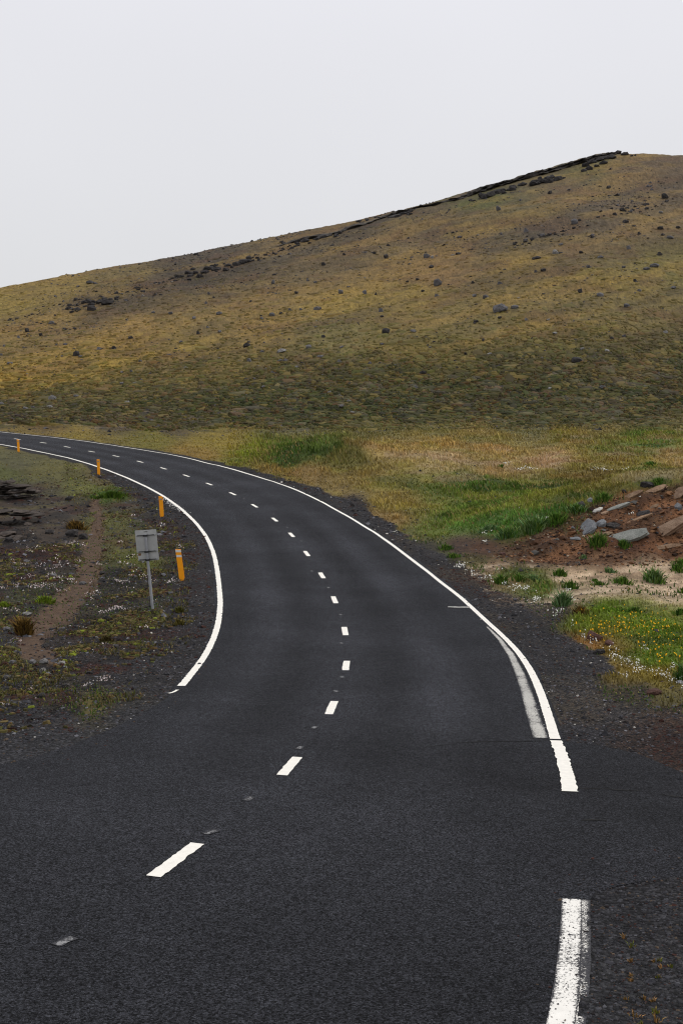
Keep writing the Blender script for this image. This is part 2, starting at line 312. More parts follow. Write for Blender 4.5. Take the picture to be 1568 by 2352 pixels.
def mixc(t, f, a, b):
    q = t.nodes.new('ShaderNodeMix'); q.data_type = 'RGBA'
    for s_, i in ((f, 0), (a, 6), (b, 7)):
        if hasattr(s_, 'is_linked'): t.links.new(s_, q.inputs[i])
        elif i == 0: q.inputs[0].default_value = s_
        else: q.inputs[i].default_value = (*s_[:3], 1)
    return q.outputs[2]
def pos(t): return t.nodes.new('ShaderNodeNewGeometry').outputs['Position']
def attr(t, n):
    q = t.nodes.new('ShaderNodeAttribute'); q.attribute_name = n; return q
def bump(t, b, h, strength, dist):
    q = t.nodes.new('ShaderNodeBump'); q.inputs['Strength'].default_value = strength; q.inputs['Distance'].default_value = dist
    t.links.new(h, q.inputs['Height']); t.links.new(q.outputs[0], b.inputs['Normal'])

def ground_mat(name, sc, lo, hi, bd, cells=0, cellamp=0, bs=.8):
    m, t, b = newmat(name); p_ = pos(t)
    n1 = noise(t, p_, sc, 5, .7); n2 = noise(t, p_, sc*6.3, 3, .6)
    s_ = math_(t, 'ADD', math_(t, 'MULTIPLY', n1, .5), math_(t, 'MULTIPLY', n2, .5))
    f = math_(t, 'MULTIPLY_ADD', math_(t, 'SUBTRACT', s_, .5), hi, lo)
    hgt = s_
    if cells:
        vo = t.nodes.new('ShaderNodeTexVoronoi'); vo.inputs['Scale'].default_value = cells; t.links.new(p_, vo.inputs['Vector'])
        sc_ = t.nodes.new('ShaderNodeSeparateColor'); t.links.new(vo.outputs['Color'], sc_.inputs[0])
        q = math_(t, 'POWER', sc_.outputs[0], 1.6)
        f = math_(t, 'MULTIPLY', f, math_(t, 'MULTIPLY_ADD', q, cellamp, 1-cellamp*.38))
        dd = math_(t, 'MULTIPLY_ADD', vo.outputs['Distance'], -1.3, 1.45, True)
        f = math_(t, 'MULTIPLY', f, dd)
        hgt = math_(t, 'SUBTRACT', s_, math_(t, 'MULTIPLY', vo.outputs['Distance'], 1.0))
    f = math_(t, 'MAXIMUM', f, .2)
    t.links.new(scalecol(t, attr(t, 'Col').outputs['Color'], f), b.inputs['Base Color'])
    bump(t, b, hgt, bs, bd); return m
M_hill = ground_mat('hillside_turf', 1.6, 1.03, 3.2, .3, bs=1.0)
M_turf = ground_mat('meadow_turf', 5, 1.0, 2.2, .06)
M_soil = ground_mat('bare_soil', 5, 1.0, 3.4, .07, bs=1.0)
M_grav = ground_mat('gravel_ground', 9, 1.08, 2.6, .05, 24, 1.7, 1.0)

def asphalt_mat():
    m, t, b = newmat('asphalt'); p_ = pos(t)
    A = nd(t, 'ShaderNodeAttribute'); A.attribute_name = 'tone'
    vor = t.nodes.new('ShaderNodeTexVoronoi'); vor.inputs['Scale'].default_value = 85; t.links.new(p_, vor.inputs['Vector'])
    cell = nd(t, 'ShaderNodeSeparateColor'); t.links.new(vor.outputs['Color'], cell.inputs[0])
    big = noise(t, p_, .35, 5, .6); mid = noise(t, p_, 9, 4, .7); fine = noise(t, p_, 48, 4, .75)
    g = math_(t, 'MULTIPLY_ADD', math_(t, 'POWER', cell.outputs[0], 1.5), 2.1, .16)
    g = math_(t, 'MULTIPLY', g, math_(t, 'MULTIPLY_ADD', math_(t, 'SUBTRACT', fine, .5), 3.0, 1.0))
    g = math_(t, 'MULTIPLY', g, math_(t, 'MULTIPLY_ADD', math_(t, 'SUBTRACT', mid, .5), 1.1, 1.0))
    g = math_(t, 'MULTIPLY', g, math_(t, 'MULTIPLY_ADD', math_(t, 'SUBTRACT', big, .5), 1.15, 1.0))
    g = math_(t, 'MULTIPLY', g, A.outputs['Fac'])
    g = math_(t, 'MAXIMUM', g, .12)
    # a few bright chippings
    spk = math_(t, 'MULTIPLY', math_(t, 'GREATER_THAN', cell.outputs[1], .992), 1.6)
    g = math_(t, 'ADD', g, spk)
    c = scalecol(t, (.0335, .0348, .0405), g)
    t.links.new(c, b.inputs['Base Color']); b.inputs['Roughness'].default_value = .9; b.inputs['Specular IOR Level'].default_value = .12
    hh = math_(t, 'ADD', math_(t, 'MULTIPLY', vor.outputs['Distance'], -1.2), fine)
    bump(t, b, hh, 1.0, .02); return m
M_asph = asphalt_mat()

def paint_mat(name, cover, white=(.80, .775, .70), sc=30, ed=True):
    """road paint worn through to the chippings: cover 1 is fresh"""
    m, t, b = newmat(name); p_ = pos(t)
    n1 = noise(t, p_, sc, 4, .75); n2 = noise(t, p_, 2.2, 3, .6)
    E = attr(t, 'edge').outputs['Fac']           # 1 in the middle of the stripe, 0 at its rim
    f = math_(t, 'ADD', math_(t, 'MULTIPLY', math_(t, 'SUBTRACT', n1, .5), 3.0), math_(t, 'MULTIPLY', math_(t, 'SUBTRACT', n2, .5), 1.2))
    f = math_(t, 'ADD', f, cover)
    f = math_(t, 'MULTIPLY', f, math_(t, 'MULTIPLY_ADD', E, 1.3, .42))
    f = math_(t, 'MULTIPLY_ADD', math_(t, 'SUBTRACT', f, .5), 5, .5, True)
    dirt = math_(t, 'MULTIPLY_ADD', math_(t, 'SUBTRACT', noise(t, p_, 14, 4, .7), .5), .35, 1.0)
    wc = scalecol(t, white, dirt)
    dk = scalecol(t, (.04, .04, .044), math_(t, 'MULTIPLY_ADD', math_(t, 'SUBTRACT', noise(t, p_, 70, 2), .5), 3, 1))
    t.links.new(mixc(t, f, dk, wc), b.inputs['Base Color'])
    b.inputs['Roughness'].default_value = .75; bump(t, b, n1, .3, .006); return m
M_fresh = paint_mat('road_paint', 1.75)
M_worn = paint_mat('worn_road_paint', .56, (.80, .78, .72), 55)
M_spray = paint_mat('crumbled_road_paint', .22, (.72, .70, .64), 60)
M_scuff = paint_mat('scuffed_road_paint', .30, (.24, .24, .24), 30)
M_ghost = paint_mat('faded_road_paint', .52, (.46, .45, .41), 48)
M_crack, t_, b_ = newmat('tar_seam'); b_.inputs['Base Color'].default_value = (.012, .012, .012, 1)

def rock_mat(name, c1, c2, sc=2.0, bd=.05):
    m, t, b = newmat(name); tcn = t.nodes.new('ShaderNodeTexCoord'); v_ = tcn.outputs['Object']
    oi = t.nodes.new('ShaderNodeObjectInfo')
    p_ = pos(t)
    n1 = noise(t, p_, sc, 6, .7); n2 = noise(t, p_, sc*7, 3, .7)
    f = math_(t, 'MULTIPLY_ADD', math_(t, 'SUBTRACT', n1, .5), 3, .5, True)
    c = mixc(t, f, c1, c2)
    k = math_(t, 'MULTIPLY', math_(t, 'MULTIPLY_ADD', oi.outputs['Random'], .6, .7), math_(t, 'MULTIPLY_ADD', math_(t, 'SUBTRACT', n2, .5), 1.6, 1.0))
    t.links.new(scalecol(t, c, k), b.inputs['Base Color'])
    bump(t, b, math_(t, 'ADD', n1, n2), .9, bd); return m
M_rock = rock_mat('grey_lava_rock', (.085, .082, .085), (.16, .155, .155), 1.2, .12)
M_dark = rock_mat('black_lava_rock', (.028, .026, .026), (.06, .055, .052), 1.2, .15)
M_pale = rock_mat('pale_lichen_rock', (.17, .165, .16), (.26, .25, .235), 1.2, .1)
M_slab = rock_mat('brown_slab_rock', (.17, .105, .065), (.34, .23, .145), 4, .03)
M_slabp = rock_mat('pinkish_slab_rock', (.20, .125, .08), (.36, .25, .17), 4, .03)
M_gslab = rock_mat('grey_green_slab_rock', (.17, .18, .16), (.26, .265, .24), 4, .03)
M_blue = rock_mat('blue_grey_rock', (.12, .13, .14), (.20, .205, .21), 4, .03)
M_white = rock_mat('white_rock', (.55, .53, .48), (.7, .68, .62), 4, .02)
M_cind = rock_mat('red_brown_cinder', (.06, .03, .025), (.11, .06, .045), 5, .03)
M_strat = rock_mat('layered_lava', (.028, .023, .020), (.10, .08, .066), 2.5, .06)

def vcol_mat(name, rough=.85, trans=0, spec=.15):
    m, t, b = newmat(name); t.links.new(attr(t, 'Col').outputs['Color'], b.inputs['Base Color'])
    b.inputs['Roughness'].default_value = rough; b.inputs['Specular IOR Level'].default_value = spec; return m
M_leaf = vcol_mat('plant_matter'); M_peb = vcol_mat('loose_stones', .9)

# ------------------------------------------------------------------ object helpers
def tag(o, label=None, cat=None, group=None, kind=None):
    if label: o['label'] = label
    if cat: o['category'] = cat
    if group: o['group'] = group
    if kind: o['kind'] = kind
    return o
def rawmesh(name, V, Fa, m, parent=None, smooth_=False):
    me = bpy.data.meshes.new(name)
    V = np.asarray(V, np.float32)
    if isinstance(Fa, np.ndarray):
        nf, k = Fa.shape
        me.vertices.add(len(V)); me.vertices.foreach_set('co', V.ravel())
        me.loops.add(nf*k); me.loops.foreach_set('vertex_index', Fa.astype(np.int32).ravel())
        me.polygons.add(nf); me.polygons.foreach_set('loop_start', np.arange(0, nf*k, k, dtype=np.int32))
        me.polygons.foreach_set('use_smooth', np.full(nf, smooth_))
        me.update(calc_edges=True); me.validate()
    else:
        me.from_pydata([tuple(map(float, q)) for q in V], [], [list(map(int, f)) for f in Fa])
        if smooth_: me.polygons.foreach_set('use_smooth', [True]*len(me.polygons))
        me.update()
    if m: me.materials.append(m)
    o = bpy.data.objects.new(name, me); C.objects.link(o)
    if parent: o.parent = parent
    return o
def setcol(o, col, name='Col'):
    a = o.data.attributes.new(name, 'FLOAT_COLOR', 'POINT')
    a.data.foreach_set('color', np.c_[col, np.ones(len(col))].astype(np.float32).ravel())
def setf(o, f, name):
    a = o.data.attributes.new(name, 'FLOAT', 'POINT'); a.data.foreach_set('value', np.asarray(f, np.float32))
def empty(name, loc, rz=0):
    o = bpy.data.objects.new(name, None); C.objects.link(o); o.location = loc; o.rotation_euler = (0, 0, rz)
    o.empty_display_size = .2; return o

# ------------------------------------------------------------------ terrain sheet
ta = np.concatenate([np.linspace(-180, -42, 34, endpoint=False), np.linspace(-42, -23, 34, endpoint=False), np.linspace(-23, -18.5, 40, endpoint=False), np.linspace(-18.5, 18.5, 610, endpoint=False), np.linspace(18.5, 25, 60, endpoint=False), np.linspace(25, 42, 34, endpoint=False), np.linspace(42, 180, 34, endpoint=False)])
tr = np.concatenate([np.linspace(.6, 5.6, 12, endpoint=False), np.exp(np.linspace(math.log(5.6), math.log(420), 830, endpoint=False)), np.exp(np.linspace(math.log(420), math.log(3500), 22))])
na, nr = len(ta), len(tr)
TA, TR = np.meshgrid(np.radians(ta), tr)
gx = (np.sin(TA)*TR).ravel(); gy = (np.cos(TA)*TR).ravel()
gz = base(gx, gy)
gsd = asd(gx, gy)
gc, gg, gs, gu, gv = paint(gx, gy, gz)
gz = gz+relief(gx, gy, gz, gsd, gg, gs, gu, gv)
nsd = -gsd+.35*fbm(gx, gy, 1.5, 3, 120)+.12*fbm(gx, gy, .4, 2, 121)
wsh = np.where(gx > -14, np.interp(gy, [24, 40, 52, 64, 90], [1.3, .9, 1.25, .7, .45]), .5)
shl = sstep(wsh+.15, wsh-.15, nsd)*(gy > 20)*(gy < 110)
gc = gc*(1-shl[:, None])+alb((46, 44, 45))*shl[:, None]; gg = gg*(1-shl); gs = gs*(1-shl)+.95*shl
# colour variation of the growth itself
far = np.hypot(gx, gy); wv_ = 15*fbm(gx, gy, 14, 4, 140); hillm = sstep(88, 106, gy+wv_)*sstep(1015, 985, gv+wv_*1.4)
def mixto(c, tgt, f): f = f[:, None]; return c*(1-f)+np.asarray(alb(tgt))*f
n_a = fbm(gx, gy, 9, 5, 81); n_b = fbm(gx, gy, 2.4, 4, 82); n_c = fbm(gx, gy, .9, 3, 83); n_d = fbm(gx, gy, .12, 2, 84)
on = 875-gu*.085
low = sstep(0, 95, gv-on)*hillm
gc = mixto(gc, (38, 43, 15), np.clip(sstep(.05, .35, n_b)*.85*low, 0, 1))
gc = mixto(gc, (72, 50, 22), np.clip(sstep(.2, .5, fbm(gx, gy, 3.2, 4, 91))*.5*low, 0, 1))
gc = mixto(gc, (108, 100, 88), np.clip(sstep(.3, .6, fbm(gx, gy, 1.6, 3, 95))*.55*low, 0, 1))
mid_ = hillm*(1-low)
gc = mixto(gc, (136, 114, 56), np.clip(sstep(.15, .6, n_a)*.3*mid_, 0, 1))
bnd = fbm((gv+.27*gu+10*n_a)/26, gu/420, 1.0, 3, 171)
gc = mixto(gc, (146, 116, 58), sstep(.1, .6, bnd)*.32*mid_); gc = mixto(gc, (74, 64, 48), sstep(.1, .6, -bnd)*.42*mid_)
gc = mixto(gc, (84, 74, 50), np.clip(sstep(.2, .55, n_b)*.35*mid_, 0, 1))
gc = mixto(gc, (92, 66, 48), np.clip(sstep(.2, .6, fbm(gx, gy, 5, 4, 96))*.35*mid_, 0, 1))
gc = gc*(1+(.26+.22*low)*n_c*hillm+.34*n_d*hillm-.13*low)[:, None]
ml = 1-hillm
gc = gc*(1+ml*(.28*fbm(gx, gy, .7, 4, 85)+.22*n_d))[:, None]
# cover of moss and cinder among the stones
lf = ml*(gx < -3.2)*sstep(.1, .6, gs)*sstep(.25, 1.4, -gsd)
gc = mixto(gc, (86, 80, 36), np.clip(sstep(.2, .45, fbm(gx, gy, 1.6, 4, 86))*.45*lf*(gv < 1560), 0, 1))
gc = mixto(gc, (58, 30, 24), np.clip(sstep(.15, .45, fbm(gx, gy, 1.3, 4, 87))*.75*lf, 0, 1))
gc = mixto(gc, (24, 23, 24), np.clip(sstep(-.05, .4, fbm(gx, gy, .6, 4, 88))*.7*lf, 0, 1))
rg = ml*(gx > 2)*sstep(.6, .95, gs)*(gv < 1800)
gc = mixto(gc, (72, 62, 48), np.clip(sstep(.2, .6, fbm(gx, gy, 1.4, 4, 89))*.45*rg, 0, 1))
td = dline(gu+n_c*11, gv+n_b*9, TRAIL); tw = np.interp(gv, [1150, 1300, 1450, 1510], [10, 34, 36, 26])
tf = sstep(1.15, .6, td/tw)*(gy > 5)*(gy < 70)*(gx < 0)
gc = gc*(1-tf[:, None])+(alb((84, 67, 53))*(1+.2*n_d)[:, None])*tf[:, None]
gz = gz-.04*tf
# grass-hue patches in the meadow
md = ml*sstep(.5, .9, gg)
gc = mixto(gc, (52, 74, 22), np.clip(sstep(.15, .5, fbm(gx, gy, 4.5, 4, 97))*.5*md, 0, 1))
gc = mixto(gc, (128, 88, 50), np.clip(sstep(.25, .55, fbm(gx, gy, 3.0, 4, 98))*.3*md*(gv < 1130), 0, 1))
gc = mixto(gc, (128, 122, 52), np.clip(sstep(.1, .45, fbm(gx, gy, 1.8, 4, 160))*np.where(gv > 1370, .15, .45)*md, 0, 1))
gc = mixto(gc, (36, 54, 16), np.clip(sstep(.25, .5, fbm(gx, gy, 2.2, 4, 161))*.6*md*(gc[:, 1] > gc[:, 0]), 0, 1))
gc = mixto(gc, (150, 128, 104), np.clip(sstep(.25, .55, fbm(gx, gy, 3.6, 4, 99))*.45*md*(gv < 1110)*(gu > 880), 0, 1))
def streaks(ang, l_, w_, seed): ca, sa = math.cos(ang), math.sin(ang); return fbm((gx*ca+gy*sa)/l_, (-gx*sa+gy*ca)/w_, 1.0, 4, seed)
sandm = (gx > 4)*sstep(1288, 1300, gv)*sstep(1400, 1385, gv)*(gy < 60)*sstep(.5, .2, gg)
bankm = sstep(-4, 8, sdpoly(np.where(gx > 3, gu, -999), gv, [(1130, 1275), (1270, 1192), (1360, 1158), (1450, 1124), (1900, 1040), (1900, 1292), (1300, 1300)]))*(gy < 60)*(gy > 20)
s1 = streaks(.5, 1.6, .22, 151); s2 = streaks(.5, 2.4, .4, 152)
gc = mixto(gc, (104, 86, 68), sstep(.05, .4, s1)*.6*sandm); gc = mixto(gc, (196, 176, 150), sstep(.1, .5, -s1)*.5*sandm)
gc = mixto(gc, (52, 35, 25), sstep(.1, .45, s2)*.6*bankm); gc = mixto(gc, (140, 98, 66), sstep(.2, .5, -s2)*.65*bankm)
gz = gz+.05*s1*sandm+.10*s2*bankm
gc = np.clip(gc, .004, .6)

idx = np.arange(na*nr).reshape(nr, na); nxt = np.roll(idx, -1, axis=1)
quads = np.stack([idx[:-1], nxt[:-1], nxt[1:], idx[1:]], -1).reshape(-1, 4)[:, ::-1]
V = np.stack([gx, gy, gz], 1)
fu, fv, fy, fx = (gu[quads].mean(1), gv[quads].mean(1), gy[quads].mean(1), gx[quads].mean(1))
fs = gs[quads].mean(1); fg = gg[quads].mean(1); ft = tf[quads].mean(1)
front = fy > 4
cls = np.zeros(len(quads), int)                                     # 0 open ground
cls[front & (fy > 103)] = 1                                         # hillside
cls[front & (fy <= 103) & (fx > -30) & (fg > .42)] = 2              # meadow
cls[front & (fy <= 103) & (fs > .55)] = 3                           # gravel
BANK = [(940, 1250), (1150, 1250), (1270, 1192), (1360, 1158), (1450, 1124), (1900, 1040), (1900, 1292), (1300, 1300), (1000, 1285)]
SAND = [(1170, 1300), (1300, 1296), (1900, 1290), (1900, 1390), (1300, 1385), (1220, 1360)]
fr = front & (fy < 60) & (fx > 0)
bd_ = np.zeros(len(quads)); bd_[fr] = sdpoly(fu[fr], fv[fr], BANK); sa_ = np.zeros(len(quads)); sa_[fr] = sdpoly(fu[fr], fv[fr], SAND)
cls[fr & (bd_ > 0)] = 4; cls[fr & (sa_ > 0)] = 5
cls[front & (ft > .5)] = 6
names = [('ground', M_turf), ('hillside', M_hill), ('meadow', M_turf), ('gravel_shoulder', M_grav), ('dirt_bank', M_soil), ('sandy_ground', M_soil), ('dirt_path', M_soil)]
for k, (nm, mm) in enumerate(names):
    q = quads[cls == k]
    if not len(q): continue
    used, inv = np.unique(q, return_inverse=True)
    o = rawmesh(nm, V[used], inv.reshape(-1, 4), mm, smooth_=True); setcol(o, gc[used]); tag(o, kind='structure')

# quick height look-up on the finished sheet
lr = np.log(tr)
def gh(x, y, arr=None):
    arr = gz if arr is None else arr
    x = np.asarray(x, float); y = np.asarray(y, float)
    th = np.degrees(np.arctan2(x, y)); r = np.log(np.clip(np.hypot(x, y), tr[0], tr[-1]*.999))
    i = np.clip(np.searchsorted(lr, r)-1, 0, nr-2); j = np.clip(np.searchsorted(ta, th)-1, 0, na-2)
    a = np.clip((r-lr[i])/(lr[i+1]-lr[i]), 0, 1); b = np.clip((th-ta[j])/(ta[j+1]-ta[j]), 0, 1)
    A_ = arr.reshape((nr, na)+arr.shape[1:])
    if arr.ndim > 1: a = a[..., None]; b = b[..., None]
    return (A_[i, j]*(1-b)+A_[i, j+1]*b)*(1-a)+(A_[i+1, j]*(1-b)+A_[i+1, j+1]*b)*a
def ghit(u, v, **k): return hit(u, v, h=gh, **k)

# ------------------------------------------------------------------ road
pts = [tuple(q) for q in ASPH]; nb = len(pts)
gp = []
xs = np.concatenate([np.arange(-30, -8, 1.0), np.arange(-8, 9, .34), np.arange(9, 18, 1.0)])
ys = np.concatenate([np.arange(-30, 4, 1.0), np.arange(4, 31, .38)])
GX, GY = np.meshgrid(xs, ys); GX = GX.ravel(); GY = GY.ravel(); s_ = sdpoly(GX, GY, ASPH); m_ = s_ > .2
gp += list(zip(GX[m_], GY[m_]))
for i in range(len(ROADX)):
    if ROADX[i, 1] < 30: continue
    for f_ in (0, .25, .5, .75):
        j = min(i+1, len(ROADX)-1); c0 = ROADX[i, :2]*(1-f_)+ROADX[j, :2]*f_; n0 = N[i]
        for o_ in (-2.9, -2.5, -2.1, -1.75, -1.4, -1.05, -.7, -.35, 0, .35, .7, 1.05, 1.4, 1.75, 2.1, 2.5, 2.9): gp.append(tuple(c0+n0*o_))
gpa = np.array(gp); gpa = gpa[sdpoly(gpa[:, 0], gpa[:, 1], ASPH) > .15]; gp = [tuple(q) for q in gpa]
allp = [Vector(q) for q in pts]+[Vector(q) for q in gp]
res = delaunay_2d_cdt(allp, [(i, (i+1) % nb) for i in range(nb)], [], 1, 1e-5)
rv = np.array([[q[0], q[1]] for q in res[0]]); rz = base(rv[:, 0], rv[:, 1])
road = rawmesh('road', np.c_[rv, rz], [f for f in res[2]], M_asph, smooth_=True); tag(road, kind='structure')
def lat(x, y):
    d = np.full(x.shape, 1e9); s2 = np.zeros(x.shape)
    for i in range(len(ROADX)-1):
        a_, b_ = ROADX[i, :2], ROADX[i+1, :2]; e = b_-a_; wx, wy = x-a_[0], y-a_[1]
        tt = np.clip((wx*e[0]+wy*e[1])/(e@e), 0, 1); dx, dy = wx-tt*e[0], wy-tt*e[1]; dd = np.hypot(dx, dy)
        sg = (dx*e[1]-dy*e[0])/np.hypot(*e); mk = dd < d; d = np.where(mk, dd, d); s2 = np.where(mk, sg, s2)
    return s2
la = lat(rv[:, 0], rv[:, 1])
tone = 1+.16*np.exp(-((la-.0)/.5)**2)-.30*np.exp(-((np.abs(la)-.95)/.38)**2)-.26*np.exp(-((np.abs(la)-2.6)/.35)**2)+.30*np.exp(-((np.abs(la)-1.75)/.38)**2)
tone = 1+(tone-1)*sstep(8, 17, rv[:, 1])*(.75+.5*fbm(rv[:, 0], rv[:, 1], 9, 3, 201)); tone = tone*(1+.12*fbm(rv[:, 0], rv[:, 1], 3.5, 3, 200))*np.interp(rv[:, 1], [5, 9, 16, 90], [.86, .98, 1.10, 1.10])*np.where(rv[:, 0] > 3.2, .92, 1)  # distance ramp paints the lighter mid-road sheen into the asphalt tone
# the newer side-road patch on the right is browner and closed in texture
ru, rvv = proj(rv[:, 0], rv[:, 1], rz)
tone = tone*np.where((rvv > 1706) & (rvv < 1822+(ru-1300)*.05) & (ru > 1010) & (rv[:, 1] > 8), .86, 1)
for rad_, cx_, cy_, wd2, am in ((13, -9, 1.5, .35, .14), (15.5, -9, 1.5, .3, -.12), (9, 10, 4, .3, .13), (11.2, 10, 4, .3, -.12), (17.5, -9, 1.5, .3, .12)):   # tyre-polished sweeps of turning traffic
    tone = tone*(1+am*np.exp(-((np.hypot(rv[:, 0]-cx_, rv[:, 1]-cy_)-rad_)/wd2)**2)*(rv[:, 1] > 7))
setf(road, tone, 'tone')

def strip(name, P, w, m, lift=.006, jit=.004, sub=.06, ks=(-.53, -.36, .36, .53)):
    """painted stripe along P (xy) of width w, three ribbons wide so its rim can be ragged"""
    P = np.asarray(P)[:, :2]; P = resample(P, sub)
    if len(P) > 5: P = smooth(P, 2)
    ns_ = len(P); wd = np.full(ns_, w) if np.isscalar(w) else np.interp(np.linspace(0, 1, ns_), np.linspace(0, 1, len(w)), w)
    cols = []
    for k, f_ in enumerate(ks):
        j_ = jr.normal(0, jit, ns_) if k in (0, 3) else 0
        cols.append(off(P, wd*f_+j_))
    Vv = np.stack(cols, 1).reshape(-1, 2); z_ = base(Vv[:, 0], Vv[:, 1])+lift
    fa = []
    for i in range(ns_-1):
        for k in range(3): fa.append((i*4+k, i*4+k+1, (i+1)*4+k+1, (i+1)*4+k))
    Vc = np.c_[Vv, z_]
    o = rawmesh(name, Vc, [f[::-1] if True else f for f in fa], m, road)
    if o.data.polygons[0].normal.z < 0: o.data.flip_normals()
    e = np.tile([0, 1, 1, 0], ns_).astype(float); e[:4] *= .3; e[-4:] *= .3
    setf(o, e, 'edge'); return o
D = [(401, 1977), (664.5, 1759), (761, 1625), (794.5, 1529), (792, 1450), (768, 1378), (739, 1322), (704.4, 1271.7), (669.4, 1228.7), (631, 1193.7), (584.7, 1162), (534.7, 1134.3), (480.7, 1112), (428, 1092.7), (375.7, 1076), (322, 1060.7), (266.7, 1047.7), (210.7, 1037.4), (155, 1026.7), (100, 1017), (40.7, 1008.7)]
hd = H(D)
ends = {0: ((353, 2014), (454, 1938)), 1: ((647, 1781), (683, 1739.5)), 2: ((754.5, 1641), (768, 1611))}
for i in range(len(D)):
    if i in ends: e = H(ends[i])[:, :2]
    else:
        tt = hd[min(i+1, len(D)-1), :2]-hd[max(i-1, 0), :2]; tt /= np.linalg.norm(tt)
        e = np.array([hd[i, :2]-tt*.5, hd[i, :2]+tt*.5])
    strip('lane_dash', e, .125, M_fresh, sub=.05)
for i in range(21, 27):
    strip('lane_dash', [ROADX[i, :2]-T[i]*.5, ROADX[i, :2]+T[i]*.5], .125, M_fresh)
# old paint ghosts between the dashes
gpx = [(150, 2163, 14), (485, 1912, 12), (571, 1835, 10), (688, 1718, 6), (722, 1671, 7), (771, 1588, 4), (785, 1555, 4), (784, 1478, 4), (782, 1412, 4), (754, 1350, 3), (716, 1312, 3), (692, 1243, 3), (660, 1212, 3), (560, 1146, 3), (628, 1181, 2)]
for u, v, s_ in gpx:
    q = H([(u, v)])[0]; dirv = np.array([.25, 1.0]) if v > 1600 else np.array([-.15, 1.0]); dirv /= np.linalg.norm(dirv)
    if v > 1900: dirv = np.array([.55, .83])
    strip('paint_scuff', [q[:2]-dirv*.09, q[:2]+dirv*.09], .07, M_scuff, lift=.006, sub=.04, jit=.004, ks=(-.6, -.1, .1, .6))
strip('edge_line', lineR[:, :2], np.r_[np.full(30, .115), .13, .14], M_fresh, lift=.007, jit=.003)
strip('edge_line', hRL2, [.15, .16, .17], M_fresh, lift=.009, jit=.007)
e3 = strip('edge_line', np.vstack([hRL3, [hRL3[-1]+(hRL3[-1]-hRL3[-3])*.6]]), [.135, .15], M_worn, lift=.006, jit=.001, sub=.03, ks=(-.58, -.30, .28, .60)); tag(e3, 'speckled near edge line, worn through to black chippings')
strip('worn_edge_line', off(smooth(resample(hRL3, .2), 3), -.090), .11, M_spray, lift=.0045, jit=.002, sub=.03, ks=(-.5, -.1, .1, .6))
strip('edge_line', lineL[:, :2], .13, M_fresh, lift=.007, jit=.006)
strip('edge_line', H([(408, 1585), (400, 1590), (388, 1593)]), .05, M_fresh, lift=.007, jit=.006)
gh_ = H([(1118, 1440), (1148, 1470), (1173, 1504), (1193, 1547), (1209, 1592), (1223, 1642), (1241, 1696)])
strip('worn_edge_line', gh_, [.05, .12, .16, .17, .18], M_ghost, lift=.0055, jit=.003, ks=(-.6, -.2, .2, .6))
strip('worn_edge_line', H([(1028, 1394), (1050, 1395), (1078, 1395)]), .14, M_ghost, lift=.008, jit=.012)
# tar seams and cracks
for pp, w_ in (([(1045, 1707), (1100, 1704), (1180, 1703), (1270, 1702)], .03), ([(1385, 1812), (1420, 1815), (1470, 1817)], .035), ([(1510, 1824), (1568, 1832), (1640, 1842)], .05), ([(1325, 1812), (1360, 1811), (1385, 1813)], .02), ([(1335, 1885), (1362, 1883), (1392, 1885)], .06), ([(950, 1722), (1010, 1712), (1045, 1707)], .015)):
    strip('tar_seam', H(pp), [w_*.2, w_, w_, w_*.2], M_crack, lift=.005, jit=w_*.3, sub=.05)

# ------------------------------------------------------------------ marker posts
M_or, t_, b_ = newmat('orange_plastic'); p_ = pos(t_)
t_.links.new(scalecol(t_, (1.0, .375, .002), math_(t_, 'MULTIPLY_ADD', math_(t_, 'SUBTRACT', noise(t_, p_, 9, 4), .5), .5, 1.0)), b_.inputs['Base Color'])
b_.inputs['Roughness'].default_value = .5; b_.inputs['Specular IOR Level'].default_value = .4
M_ref, t_, b_ = newmat('white_reflector'); b_.inputs['Base Color'].default_value = (.72, .72, .70, 1); b_.inputs['Roughness'].default_value = .45
M_refd, t_, b_ = newmat('dull_reflector'); b_.inputs['Base Color'].default_value = (.33, .28, .22, 1)
M_gal, t_, b_ = newmat('galvanised_steel'); p_ = pos(t_)
t_.links.new(scalecol(t_, (.36, .37, .385), math_(t_, 'MULTIPLY_ADD', math_(t_, 'SUBTRACT', noise(t_, p_, 6, 5), .5), .7, 1.0)), b_.inputs['Base Color'])
b_.inputs['Metallic'].default_value = .35; b_.inputs['Roughness'].default_value = .6
M_plate, t_, b_ = newmat('sign_back_aluminium'); p_ = pos(t_)
t_.links.new(scalecol(t_, (.47, .475, .455), math_(t_, 'MULTIPLY_ADD', math_(t_, 'SUBTRACT', noise(t_, p_, 3.5, 5), .5), .7, 1.0)), b_.inputs['Base Color'])
b_.inputs['Metallic'].default_value = .2; b_.inputs['Roughness'].default_value = .6
M_blk, t_, b_ = newmat('dark_clamp'); b_.inputs['Base Color'].default_value = (.03, .03, .03, 1)
M_rust, t_, b_ = newmat('rust_stain'); b_.inputs['Base Color'].default_value = (.20, .11, .05, 1)

